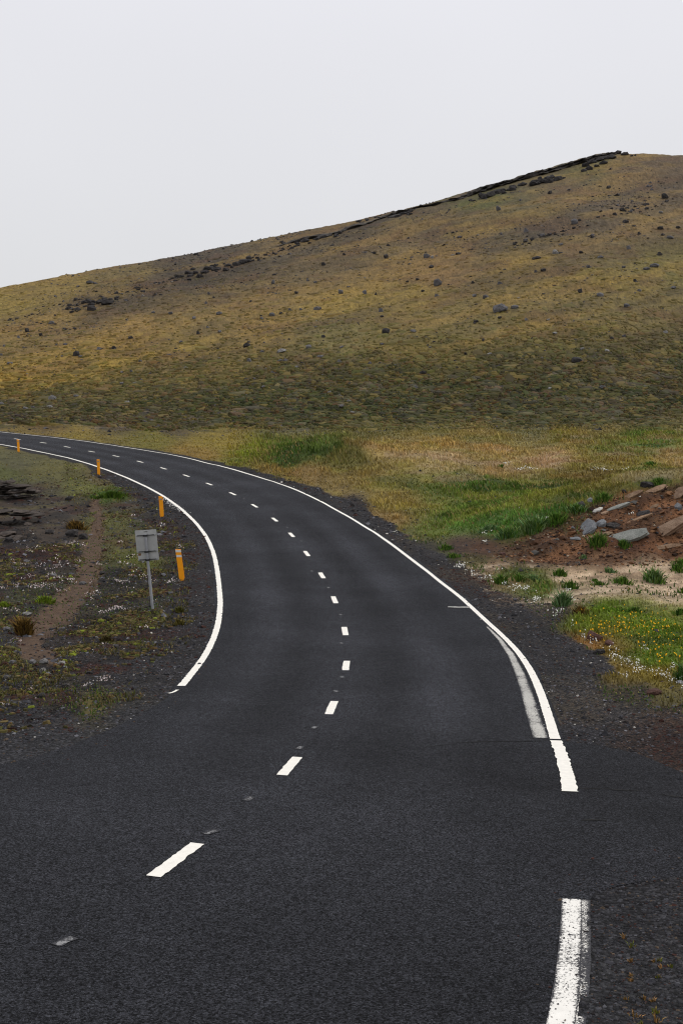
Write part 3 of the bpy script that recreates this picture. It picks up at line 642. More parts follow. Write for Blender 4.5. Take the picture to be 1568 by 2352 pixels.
def prism(outline, y0, y1, bev=0):
    """outline (x, z) extruded in depth"""
    n_ = len(outline); Vv = [(x, y0, z) for x, z in outline]+[(x, y1, z) for x, z in outline]
    Fa = [list(range(n_)), list(range(2*n_-1, n_-1, -1))]+[[i, i+n_, (i+1) % n_+n_, (i+1) % n_] for i in range(n_)]
    return Vv, Fa
def joinparts(ps):
    V_, F_ = [], []
    for v, f in ps:
        o = len(V_); V_ += v; F_ += [[i+o for i in q] for q in f]
    return V_, F_
def fixn(o):
    import bmesh
    bm = bmesh.new(); bm.from_mesh(o.data); bmesh.ops.recalc_face_normals(bm, faces=bm.faces); bm.to_mesh(o.data); bm.free(); return o
def bevel(o, w_=.004):
    import bmesh
    bm = bmesh.new(); bm.from_mesh(o.data); bmesh.ops.recalc_face_normals(bm, faces=bm.faces)
    bmesh.ops.bevel(bm, geom=list(bm.edges), offset=w_, segments=2, affect='EDGES', clamp_overlap=True); bm.to_mesh(o.data); bm.free(); return o
def post(u, v, h, w_, lean, turn, label, reflect='white'):
    q = ghit([u], [v])[0]; q[2] = gh(q[0], q[1])
    r = empty('marker_post', (q[0], q[1], q[2]-.02), turn); r.rotation_euler = (R_(-1), R_(lean), turn)
    hw = w_/2; d = .035
    body = [(-hw*.55, 0), (hw*.55, 0), (hw*.62, .035), (hw, .09), (hw, h-.012), (-hw, h+.012), (-hw, .09), (-hw*.62, .035)]
    Vv, Fa = prism(body, -d/2, d/2); o = rawmesh('post_body', Vv, Fa, M_or, r); bevel(o, .005)
    Vv, Fa = prism([(-.025, -.35), (.025, -.35), (.025, .02), (-.025, .02)], -.012, .012); fixn(rawmesh('ground_stake', Vv, Fa, M_gal, r))
    mm = M_ref if reflect == 'white' else M_refd
    if reflect == 'white':
        for z0, z1, s_ in ((h-.085, h-.014, .012), (h-.235, h-.170, .010)):
            a_ = hw*.97; Vv, Fa = prism([(-a_, z0+s_), (a_, z0-s_), (a_, z1-s_), (-a_, z1+s_)], -d/2-.004, d/2+.004)
            fixn(rawmesh('reflector', Vv, Fa, mm, r))
    else:
        a_ = hw*.6; Vv, Fa = prism([(-a_, h-.15), (a_, h-.15), (a_, h-.09), (-a_, h-.09)], -d/2-.004, d/2+.004); fixn(rawmesh('reflector', Vv, Fa, mm, r))
    Vv, Fa = prism([(-.008, .045), (.008, .045), (.008, .061), (-.008, .061)], -d/2-.006, d/2+.006); fixn(rawmesh('bolt', Vv, Fa, M_blk, r))
    tag(r, label, 'marker post', 'orange marker posts along the inside of the bend'); return r
post(419, 1333, .97, .165, -6.5, .15, 'nearest orange marker post with two white reflector bands, beside the grey sign')
post(372.5, 1188, .90, .165, -2.6, .1, 'orange marker post next to where the edge line is scuffed, just behind the sign', 'dull')
post(227.5, 1091, .88, .155, -1.0, 0, 'orange marker post standing against the white line, second from the left', 'dull')
post(43.5, 1038.5, .86, .155, -1.2, 0, 'farthest orange marker post at the left edge, by the last dash', 'dull')

# ------------------------------------------------------------------ sign seen from behind
q = ghit([351], [1398])[0]; q[2] = gh(q[0], q[1])
sg = empty('road_sign', (q[0], q[1], q[2]-.03), R_(-4)); sg.rotation_euler = (R_(1), R_(-4.2), R_(-4))
tag(sg, 'back of a grey metal road sign on a thin galvanised pole', 'road sign')
def tube(p0, p1, r0, n_=12):
    a_, b_ = Vector(p0), Vector(p1); z_ = (b_-a_).normalized(); x_ = z_.orthogonal().normalized(); y_ = z_.cross(x_)
    Vv = [tuple(c_+(x_*math.cos(2*math.pi*i/n_)+y_*math.sin(2*math.pi*i/n_))*r0) for c_ in (a_, b_) for i in range(n_)]
    return Vv, [[i, (i+1) % n_, n_+(i+1) % n_, n_+i] for i in range(n_)]+[list(range(n_))[::-1], list(range(n_, 2*n_))]
Vv, Fa = tube((0, 0, -.3), (0, 0, 1.98), .036); o = rawmesh('pole', Vv, Fa, M_gal, sg); fixn(o)
def rrect(x0, x1, z0, z1, r0, n_=5):
    o_ = []
    for cx, cz, a0 in ((x1-r0, z0+r0, -90), (x1-r0, z1-r0, 0), (x0+r0, z1-r0, 90), (x0+r0, z0+r0, 180)):
        for k in range(n_+1):
            a_ = R_(a0+90*k/n_); o_.append((cx+r0*math.cos(a_), cz+r0*math.sin(a_)))
    return o_
zt = 2.08; hgt = .80; wd_ = .56
Vv, Fa = prism(rrect(-wd_/2, wd_/2, zt-.585, zt, .02), .062, .068); up_ = fixn(rawmesh('sign_panel', Vv, Fa, M_plate, sg))
Vv, Fa = prism(rrect(-wd_/2+.015, wd_/2+.0, zt-hgt, zt-.590, .03), .062, .068); lo_ = fixn(rawmesh('lower_panel', Vv, Fa, M_plate, sg))
Vv, Fa = prism([(-wd_/2, 0), (wd_/2, 0), (wd_/2, .008), (-wd_/2, .008)], 0, 0)
for z_ in (zt-.135, zt-.555, zt-.765):
    Vv, Fa = joinparts([prism([(-.25, z_-.008), (.25, z_-.008), (.25, z_+.008), (-.25, z_+.008)], .040, .0615),
                        prism([(-.055, z_-.02), (.055, z_-.02), (.055, z_+.02), (-.055, z_+.02)], -.042, .040)])
    cl = fixn(rawmesh('clamp_bar', Vv, Fa, M_blk, sg))
    for sx in (-.235, .235):
        Vv, Fa = tube((sx, .03, z_), (sx, .0615, z_), .014, 8); fixn(rawmesh('bolt', Vv, Fa, M_gal, cl))
Vv, Fa = prism(rrect(-.05, .05, zt-.055, zt-.04, .006), .0585, .062); fixn(rawmesh('maker_plate', Vv, Fa, M_blk, sg))
Vv, Fa = prism([(-.245, zt-.66), (-.18, zt-.655), (-.17, zt-.60), (-.25, zt-.595)], .0600, .062); fixn(rawmesh('rust_patch', Vv, Fa, M_rust, sg))

# ------------------------------------------------------------------ rocks
import bmesh
def hull(npt, seed, sq=(1, 1, 1), rough_=.25, sub=0):
    """angular boulder, unit size, standing on z = 0, sunk a little"""
    r = random.Random(seed); bm = bmesh.new()
    for _ in range(npt):
        v = Vector((r.gauss(0, 1), r.gauss(0, 1), r.gauss(0, 1))).normalized()
        m_ = max(abs(v.x), abs(v.y), abs(v.z)); v = v*(1-.45)+v/m_*.45
        v *= 1-r.random()*rough_; bm.verts.new((v.x*.5*sq[0], v.y*.5*sq[1], v.z*.5*sq[2]))
    h = bmesh.ops.convex_hull(bm, input=bm.verts)
    for g in h['geom_interior']+h['geom_unused']:
        if isinstance(g, bmesh.types.BMVert) and g.is_valid: bm.verts.remove(g)
    if sub:
        bmesh.ops.bevel(bm, geom=list(bm.edges), offset=.04, segments=1, affect='EDGES', clamp_overlap=True)
        bmesh.ops.triangulate(bm, faces=bm.faces)
        bmesh.ops.subdivide_edges(bm, edges=bm.edges, cuts=1)
        for v in bm.verts:
            k = v.co.normalized()*(math.sin(v.co.x*17+seed)*math.cos(v.co.y*14+seed*2)*math.sin(v.co.z*19+seed))*.03
            v.co += k+Vector((r.uniform(-1, 1), r.uniform(-1, 1), r.uniform(-1, 1)))*.008
    bmesh.ops.recalc_face_normals(bm, faces=bm.faces)
    me = bpy.data.meshes.new('boulder'); bm.to_mesh(me); bm.free(); return me
MATS = {'g': M_rock, 'd': M_dark, 'p': M_pale}
LOW = {k: [] for k in MATS}; HI = {k: [] for k in MATS}
for k in MATS:
    for s_ in range(7):
        me = hull(20, s_*3+1); me.materials.append(MATS[k]); LOW[k].append(me)
        me = hull(34, s_*5+2, sub=1); me.materials.append(MATS[k]); HI[k].append(me)
nrm_ = lambda u, v: None
def place_rock(u, v, wpx, hpx, k='g', name='boulder', parent=None, dfac=1.0, sink=.25, tilt=None, mesh=None):
    q = ghit([u], [v+hpx*.45])[0]; x, y = q[0], q[1]; z = float(gh(x, y)); s_ = F/y
    W_, H_ = wpx/s_, hpx/s_
    me = mesh or random.choice((HI if wpx > 14 else LOW)[k])
    o = bpy.data.objects.new(name, me); C.objects.link(o)
    hh = H_/(1-sink)
    o.scale = (W_, W_*random.uniform(.7, 1.05)*dfac, hh*1.05)
    rz = random.uniform(-.35, .35)
    o.rotation_euler = (random.uniform(-.12, .12), (tilt if tilt is not None else random.uniform(-.28, .05)), rz)
    o.location = (x, y+W_*.25, z+hh*.5-hh*sink*1.0)
    if parent:
        o.parent = parent; o.location = Vector(o.location)-parent.location
    return o
BO = [(168,632.7,7,5,'g'),(207,648,18,8,'g'),(119,651,6,4,'g'),(127,723.7,6,5,'d'),(118,741,16,8,'g'),(60.7,758,13,11,'d'),(94,768.7,10,9,'d'),(43,774,8,6,'g'),(10,794,8,5,'g'),(3,814,8,6,'g'),(22.7,834.4,15,6,'g'),(130,791,7,5,'g'),(175,812,18,12,'d'),(184,818,12,5,'g'),(226.7,800,14,8,'g'),(262,798.4,13,7,'d'),(300,775,13,7,'d'),(44,871,7,5,'d'),(98.4,888.4,8,5,'d'),(391.7,718.7,12,8,'g'),(444.4,730,12,8,'g'),(455,765,11,9,'d'),(503,761,12,6,'g'),(351.7,716.7,10,6,'g'),(503,719.4,15,8,'g'),(416,784.4,11,7,'g'),(476.7,751.4,9,5,'g'),(473,695,8,7,'g'),(490.7,682.7,7,6,'d'),(480,674,8,6,'g'),(380,621,8,4,'d'),(434,641,13,6,'d'),(461,594,6,4,'g'),(450,582.7,14,6,'d'),(59.4,937.7,13,8,'g'),(75,936,12,8,'g'),(120,914.4,20,14,'p'),(113,934.4,17,7,'p'),(3,926.7,12,9,'g'),(267.7,938.4,10,6,'d'),(305,977.7,12,6,'d'),(310,879.4,11,6,'g'),(279.4,880,11,6,'g'),(325,872.7,8,6,'g'),(280,854.4,8,6,'g'),(301.7,852.7,12,7,'g'),(175,910,15,7,'g'),(291,924.4,15,6,'p'),
(980,587.4,17,11,'g'),(992,590,9,8,'p'),(886,588,12,12,'d'),(860,580.7,10,6,'d'),(742.7,606.4,13,8,'d'),(790.4,584,9,6,'d'),(626.7,647.4,12,11,'g'),(723.7,647.4,10,6,'g'),(990.4,611.7,13,9,'d'),(680.7,671.4,10,8,'d'),(782.7,669,13,13,'g'),(837,670.7,11,12,'g'),(862.7,674.7,7,7,'d'),(1005,649,20,17,'g'),(958.7,640.7,10,6,'d'),(935,646.4,8,6,'d'),(971,667.4,10,6,'d'),(1002,678,12,7,'g'),(575,691.4,8,6,'d'),(624.4,722.4,17,9,'g'),(645,719,10,7,'d'),(665,711.7,12,9,'g'),(690,710,9,6,'g'),(729.4,708,20,9,'g'),(601,730.7,9,6,'g'),(874.7,712.4,13,9,'g'),(876.7,725.7,10,6,'d'),(566.7,792.4,17,10,'d'),(886,760.7,20,14,'d'),(948.7,760,15,7,'g'),(742.7,772.4,13,6,'d'),(708.7,796.4,15,9,'g'),(784.4,796.7,12,6,'g'),(736,819,18,8,'g'),(646,805.7,22,10,'p'),(601.7,806.7,12,6,'g'),(572,827.4,13,9,'g'),(642.7,828,14,7,'g'),(656.7,838,8,5,'d'),(681,842.4,12,6,'g'),(778.7,829,13,8,'p'),(847.7,834,12,9,'g'),(625.4,855.7,12,7,'g'),(605,888,11,8,'g'),(971,855.7,16,8,'d'),(919.4,812.4,10,5,'g'),(784.4,932.4,13,9,'g'),(756,900.7,11,6,'p'),(801,920.7,14,6,'p'),(809.4,947.4,12,6,'p'),(954.4,888.4,13,7,'p'),
(1261.3,441.7,14,9,'d'),(1144.3,477.7,13,13,'g'),(1396,429.4,14,8,'d'),(1193.7,459,8,6,'g'),(1319.3,509,17,13,'g'),(1331,505.7,10,5,'d'),(1317,522.7,9,7,'d'),(1207,528.4,13,11,'g'),(1245.3,540,14,9,'g'),(1259.3,539,14,7,'d'),(1222,547.7,11,8,'d'),(1207,550.7,10,8,'g'),(1428.7,480.7,14,10,'d'),(1448,484.4,12,8,'g'),(1437,508.4,16,9,'d'),(1527,450,16,14,'d'),(1517,486.7,10,8,'p'),(1516,523.4,15,8,'d'),(1467,535.7,9,8,'d'),(1520.3,538.4,13,6,'d'),(1538.7,545,18,8,'g'),(1557,521.7,12,8,'d'),(1275.3,579,15,11,'p'),(1287,580,12,6,'g'),(1333.7,579,11,7,'d'),(1514.3,582.7,14,10,'d'),(1378.7,590,15,7,'g'),(1232,591.7,22,7,'d'),(1288,561,13,6,'g'),(1443.7,568.4,12,9,'g'),(1350.3,612,10,8,'g'),(1432,612.7,12,6,'g'),(1503.7,609.4,24,10,'g'),(1485,616.7,18,7,'g'),(1247,619.4,14,9,'d'),(1229.3,622.7,9,7,'g'),(1085.3,648.4,10,7,'d'),(1457.7,644,9,7,'d'),(1332,667.7,13,11,'d'),(1377,676.7,20,9,'g'),(1115.3,681.7,15,10,'g'),(1089.3,678.4,12,8,'g'),(1546,660,14,8,'g'),(1468,666.7,12,6,'g'),(1147,650,14,8,'g'),
(1149.3,708,36,20,'g'),(1182,705,20,9,'g'),(1147,729,11,8,'d'),(1092.7,737.4,13,7,'d'),(1208,733.4,11,7,'g'),(1438,701.7,17,9,'g'),(1258.7,734,10,5,'p'),(1108,780.7,9,9,'d'),(1273.7,764.7,13,7,'p'),(1327,827.4,32,14,'d'),(1068.7,811.7,8,7,'d'),(1404.7,776.4,11,6,'d'),(1432.7,771.4,11,6,'g'),(1528.7,762.4,13,6,'p'),(1393.7,805,12,9,'p'),(1123.7,812.4,14,6,'p'),(1337,800.7,13,6,'p'),(1383.7,889,16,8,'g'),(1261.3,891.4,11,6,'p')]
UNIQ = {(1149.3,708): 'largest grey boulder, broad and two-humped, at mid height on the right hillside', (1182,705): 'low flat boulder touching the right side of the largest grey boulder', (1327,827.4): 'long dark loaf-shaped boulder lying alone low on the right of the hillside',
 (1005,649): 'tall rounded grey boulder on the yellow band right of the hillside centre', (886,760.7): 'dark boulder standing alone below the yellow band near the hillside centre', (175,812): 'dark humped boulder with a small flat stone at its foot, left side of the hill',
 (184,818): 'small flat stone at the foot of the dark humped boulder on the left', (60.7,758): 'dark round boulder nearest the left edge, below the rocky outcrop', (1144.3,477.7): 'upright grey block alone just below the skyline ledge', (1319.3,509): 'pale-topped grey boulder among dark scree high on the right',
 (1527,450): 'dark jagged boulder high up near the right edge of the hill', (120,914.4): 'pale weathered stone low on the hill above the far road at left', (207,648): 'flat grey stone just under the skyline at left', (168,632.7): 'small stone sitting on the skyline at left',
 (980,587.4): 'grey boulder beside a small pale stone in the reddish grass, upper hillside', (992,590): 'small pale stone touching the grey boulder in the reddish grass', (886,588): 'pointed dark stone on the brown upper slope, right of centre', (566.7,792.4): 'dark block lying on the yellow grass left of the hillside centre',
 (1275.3,579): 'pale squarish boulder with a dark flat stone at its right on the right slope', (1503.7,609.4): 'widest low grey slab near the right edge of the hill', (646,805.7): 'pale sprawling stone left of the hillside centre', (782.7,669): 'upright rounded grey boulder in the yellow band near the hillside centre', (450,582.7): 'dark stones breaking the skyline left of centre',
 (1261.3,441.7): 'small dark boulder under the long black skyline ledge', (1377,676.7): 'long low grey boulder on the green slope at right'}
SHORT = {(1149.3,708): 'largest two-humped boulder', (1327,827.4): 'lone dark loaf-shaped boulder', (1005,649): 'tall rounded grey boulder', (886,760.7): 'dark boulder below the yellow band', (175,812): 'dark humped boulder at left',
 (60.7,758): 'round boulder at far left', (1144.3,477.7): 'upright block below the skyline ledge', (1319.3,509): 'pale-topped boulder among scree', (1527,450): 'jagged boulder high at right', (120,914.4): 'pale weathered stone above the far road',
 (168,632.7): 'skyline stone at left', (886,588): 'pointed dark stone', (566.7,792.4): 'dark block on yellow grass', (1503.7,609.4): 'widest low slab at right', (646,805.7): 'pale sprawling stone', (1275.3,579): 'pale squarish boulder'}
ORD = ['nearest', 'second nearest', 'third nearest', 'fourth nearest', 'fifth nearest', 'sixth nearest', 'seventh nearest', 'eighth nearest', 'ninth nearest', 'tenth nearest', 'eleventh nearest', 'twelfth nearest']
def sector(du, dv):
    a_ = math.degrees(math.atan2(-dv, du)) % 360; return ['right of', 'above and right of', 'above', 'above and left of', 'left of', 'below and left of', 'below', 'below and right of'][int((a_+22.5)//45) % 8]
def relabel(u, v, kn, items, refs):
    best = None
    for rk, rn in refs.items():
        se = sector(u-rk[0], v-rk[1]); d0 = math.hypot(u-rk[0], v-rk[1])
        rank = sum(1 for q in items if (q[0], q[1]) != rk and sector(q[0]-rk[0], q[1]-rk[1]) == se and math.hypot(q[0]-rk[0], q[1]-rk[1]) < d0-1e-6)
        if best is None or (rank, d0) < best[0]: best = ((rank, d0), f'{kn} stone {se} the {rn}, {ORD[min(rank, 11)]} there')
    return best[1]
for (u, v, w_, h_, k) in BO:
    o = place_rock(u, v, w_, h_, k)
    kn = {'g': 'grey', 'd': 'dark', 'p': 'pale'}[k]
    tag(o, UNIQ.get((u, v)) or relabel(u, v, kn, BO, SHORT), 'boulder', 'boulders scattered over the hillside')

# outcrops of broken lava: one thing each, its blocks are parts
def outcrop(name, label, blocks, k='d'):
    us = [b[0] for b in blocks]; vs = [b[1] for b in blocks]
    q = ghit([sum(us)/len(us)], [sum(vs)/len(vs)])[0]
    r = empty('rock_outcrop', (q[0], q[1], float(gh(q[0], q[1]))))
    tag(r, label, 'rock outcrop')
    for (u, v, w_, h_) in blocks:
        place_rock(u, v, w_, h_, k, 'rock', parent=r, dfac=1.2, sink=.3, tilt=random.uniform(-.35, -.05))
def scatter_blocks(u0, v0, u1, v1, n_, th, w0, w1, seed):
    r = random.Random(seed); out_ = []
    for i in range(n_):
        t = r.random(); u = u0+(u1-u0)*t; v = v0+(v1-v0)*t+r.gauss(0, th)
        w_ = r.uniform(w0, w1); out_.append((u, v, w_, w_*r.uniform(.35, .6)))
    return out_
outcrop('a', 'dark broken rock outcrop on the left shoulder of the hill', scatter_blocks(155, 706, 258, 690, 26, 6, 7, 20, 1)+[(210, 708, 26, 14), (245, 694, 26, 12), (178, 710, 16, 9)])
outcrop('b', 'dark rock band below the skyline, left of centre', scatter_blocks(400, 637, 590, 594, 34, 5, 7, 18, 2)+[(496, 617, 24, 9), (470, 624, 22, 8), (560, 600, 26, 9)])
outcrop('c', 'broken dark rocks along the skyline at the centre', scatter_blocks(640, 562, 790, 532, 30, 3, 6, 14, 3)+[(740, 543, 34, 9), (700, 552, 22, 9), (778, 534, 15, 7)])
outcrop('d', 'dark rocks along the skyline between the centre and the long ledge', scatter_blocks(820, 510, 950, 481, 26, 3, 6, 14, 4)+[(905, 496, 36, 7), (928, 489, 30, 7)])
outcrop('e', 'scree of dark stones high on the right of the hillside', scatter_blocks(1180, 560, 1300, 530, 22, 6, 5, 11, 5)+scatter_blocks(1370, 495, 1540, 462, 24, 6, 5, 12, 6))
outcrop('f', 'low dark scree on the left of the hillside below the outcrop', scatter_blocks(145, 756, 190, 748, 9, 3, 5, 12, 7)+scatter_blocks(20, 735, 100, 718, 12, 3, 5, 11, 8))
outcrop('i', 'long dark scree trailing down left from the skyline rocks', scatter_blocks(262, 684, 400, 640, 26, 5, 5, 13, 12)+scatter_blocks(590, 592, 690, 560, 22, 5, 5, 12, 13))
outcrop('g', 'black rocks piled at the right end of the long skyline ledge', [(1418, 350, 20, 8), (1434, 353, 18, 8), (1400, 360, 34, 10), (1376, 366, 26, 9), (1360, 371, 24, 9), (1345, 378, 18, 10), (1352, 386, 20, 9), (1370, 380, 14, 7), (1450, 357, 8, 5), (1458, 356, 7, 5), (1386, 373, 20, 9), (1340, 391, 16, 7)])
outcrop('h', 'dark rocks lying under the long skyline ledge', scatter_blocks(1100, 452, 1200, 424, 26, 3.5, 10, 22, 9)+scatter_blocks(1222, 420, 1296, 404, 22, 3, 10, 24, 10)+scatter_blocks(1072, 462, 1090, 460, 4, 1, 8, 14, 11))

def ledge(name, label, cat, path, hs, outw, m, mt, back_=2.6, seg=.8, jit=.25, layers=1, kind=None, lipfrac=.55):
    """overhanging rock step along a line on the ground: recessed foot, jutting lip, top sloping back into the turf"""
    P = ghit([q[0] for q in path], [q[1] for q in path]); P = resample(P, seg)
    n_ = len(P); hh = np.interp(np.linspace(0, 1, n_), np.linspace(0, 1, len(hs)), hs)
    t = np.gradient(P[:, :2], axis=0); t /= np.linalg.norm(t, axis=1)[:, None]
    nn = np.stack([t[:, 1], -t[:, 0]], 1)
    # outwards = towards the viewer's side (downhill)
    sgn = np.sign((nn*(-P[:, :2])).sum(1)); nn *= sgn[:, None]
    prof = [(-.25, -.5), (-.15, .1)]
    for k in range(layers):
        a0 = k/layers; a1 = (k+1)/layers
        prof += [(-.1, a0+(1-lipfrac)*.6/layers), (.55+.45*(1-k/max(1, layers)), a0+(1-lipfrac)/layers), (.65+.45*(1-k/max(1, layers)), a0+.92/layers)]
    prof += [(.35, 1.03), (-back_/outw*.5, 1.08), (-back_/outw, .35)]
    kk = len(prof); V_ = np.zeros((n_, kk, 3)); r = np.random.default_rng(len(path)+n_)
    for j, (o_, z_) in enumerate(prof):
        jj = np.convolve(r.normal(0, 1, n_+4), [.3, .4, .3], 'same')[2:-2]*jit
        V_[:, j, :2] = P[:, :2]+nn*(outw*o_+jj*outw*(.8 if 1 < j < kk-2 else .2))[:, None]
        V_[:, j, 2] = P[:, 2]+hh*z_+np.convolve(r.normal(0, 1, n_+4), [.3, .4, .3], 'same')[2:-2]*jit*.35*hh
        if j == kk-1: V_[:, j, 2] = gh(V_[:, j, 0], V_[:, j, 1])-.35*np.minimum(1, hh)
        if j == kk-2: V_[:, j, 2] = np.maximum(gh(V_[:, j, 0], V_[:, j, 1])+.02, V_[:, j, 2]-.1*hh)
    fa = []
    for i in range(n_-1):
        for j in range(kk-1): fa.append((i*kk+j, i*kk+j+1, (i+1)*kk+j+1, (i+1)*kk+j))
    for e_ in (0, n_-1): fa.append([e_*kk+j for j in range(kk)])
    o = rawmesh(name, V_.reshape(-1, 3), fa, m); fixn(o); o.data.materials.append(mt)
    nq = (n_-1)*(kk-1)
    for i_, pl in enumerate(o.data.polygons):
        if i_ < nq and i_ % (kk-1) >= kk-3: pl.material_index = 1
    tag(o, label, cat, kind=kind); return o
def turf_top(name, c1, c2, sc=1.5):
    m, t, b = newmat(name); p_ = pos(t); f = math_(t, 'MULTIPLY_ADD', math_(t, 'SUBTRACT', noise(t, p_, sc, 5, .7), .5), 3, .5, True)
    c = mixc(t, f, c1, c2); t.links.new(c, b.inputs['Base Color']); bump(t, b, noise(t, p_, sc*4, 4), .8, .1); return m
M_top = turf_top('brown_turf_top', alb((82, 72, 58)), alb((104, 90, 66)))
M_top2 = turf_top('grey_soil_top', alb((66, 57, 50)), alb((88, 74, 62)), 4)
M_ledge = rock_mat('weathered_ledge_lava', (.022, .02, .019), (.075, .066, .056), .9, .2)
M_earth = rock_mat('dark_earth', (.03, .022, .017), (.06, .045, .033), 2, .1)
ledge('lava_ledge', 'long black overhanging lava ledge just under the skyline at right', 'rock ledge', [(950, 480), (985, 474), (1045, 461), (1088, 447), (1145, 428), (1212, 410), (1278, 392), (1328, 377), (1362, 367), (1395, 358), (1420, 352)], [.2, .5, .9, 1.3, .9, 1.25, 1.0, 1.2, .9, .6, .3], .8, M_ledge, M_top, back_=3.5, seg=.6, jit=.6, layers=2)
ledge('lava_ledge', 'thin broken dark lava ledge running along the skyline at the middle', 'rock ledge', [(636, 566), (670, 557), (712, 549), (745, 543), (784, 532), (830, 518), (868, 504), (905, 494), (945, 483)], [.1, .45, .7, .3, .75, .25, .4, .8, .4], .6, M_ledge, M_top, back_=2.5, seg=.6, jit=.7)
SLABS = []
for q_ in range(6):
    me = hull(30, 300+q_, sq=(1, 1, 1), rough_=.16, sub=1); me.name = 'rock_layer'; me.materials.append(M_strat); SLABS.append(me)
def strata(label, rows, seed):
    """rows of thin flat stones, each row (u0, v0, u1, v1, count, width px, thickness m, set back m, height m)"""
    r = random.Random(seed); a_ = rows[0]; q = ghit([(a_[0]+a_[2])/2], [a_[1]])[0]
    root = empty('lava_ledge', (q[0], q[1], float(gh(q[0], q[1])))); tag(root, label, 'rock ledge')
    for (u0, v0, u1, v1, n_, wp, th, bk, hz) in rows:
        for k in range(n_):
            t_ = (k+r.random())/n_; P_ = ghit([u0+(u1-u0)*t_], [v0+(v1-v0)*t_])[0]; s0 = F/P_[1]
            o = bpy.data.objects.new('rock_layer', r.choice(SLABS)); C.objects.link(o); o.parent = root
            w_ = wp/s0*r.uniform(.6, 1.5); th_ = th*r.uniform(.7, 1.4)
            o.scale = (w_, r.uniform(.7, 1.2), th_)
            o.rotation_euler = (r.uniform(-.06, .1), r.uniform(-.08, .08), r.uniform(-.35, .35))
            o.location = Vector((P_[0], P_[1]+bk+r.gauss(0, .1), float(gh(P_[0], P_[1]))+hz+r.gauss(0, .03)))-root.location
strata('flat layered dark lava ledge jutting in from the left edge, upper of two',
       [(-120, 1148, 70, 1148, 9, 26, .16, .35, .06), (-120, 1146, 84, 1145, 8, 40, .15, .15, .30), (-120, 1147, 80, 1147, 9, 34, .11, .30, .46), (-120, 1147, 60, 1147, 7, 50, .13, .15, .62), (-120, 1147, 30, 1147, 6, 44, .15, .4, .80)], 4)
strata('low dark lava ledge with deep shadow under it, lower of two at left edge',
       [(-120, 1210, 60, 1208, 7, 24, .14, .6, .03), (-120, 1209, 92, 1203, 9, 46, .13, .1, .40), (-120, 1208, 60, 1206, 8, 40, .10, .35, .52)], 5)
strata('crumbling dark rocks below the lower lava ledge at the left edge',
       [(-60, 1242, 50, 1240, 10, 16, .14, .2, .04), (-60, 1236, 30, 1234, 6, 22, .14, .2, .12)], 6)
EA = []
for q_ in range(4):
    me = hull(26, 400+q_, rough_=.3, sub=1); me.name = 'clod'; me.materials.append(M_earth); EA.append(me)
def earth(label, rows, seed):
    q = ghit([rows[0][0]], [rows[0][1]])[0]; root = empty('earth_edge', (q[0], q[1], float(gh(q[0], q[1])))); tag(root, label, 'earth bank')
    for (u0, v0, u1, v1, n_, w0, w1) in rows:
        for (u, v, w_, h_) in scatter_blocks(u0, v0, u1, v1, n_, 2.0, w0, w1, seed):
            place_rock(u, v, w_, h_*.6, 'd', 'clod', parent=root, sink=.45, mesh=random.choice(EA), tilt=.05)
earth('dark ragged eroded turf edge above the far stretch of road at left', [(0, 948, 60, 953, 16, 7, 22), (50, 953, 130, 957, 20, 6, 18), (120, 957, 230, 966, 22, 6, 20), (230, 966, 330, 972, 10, 5, 14)], 31)

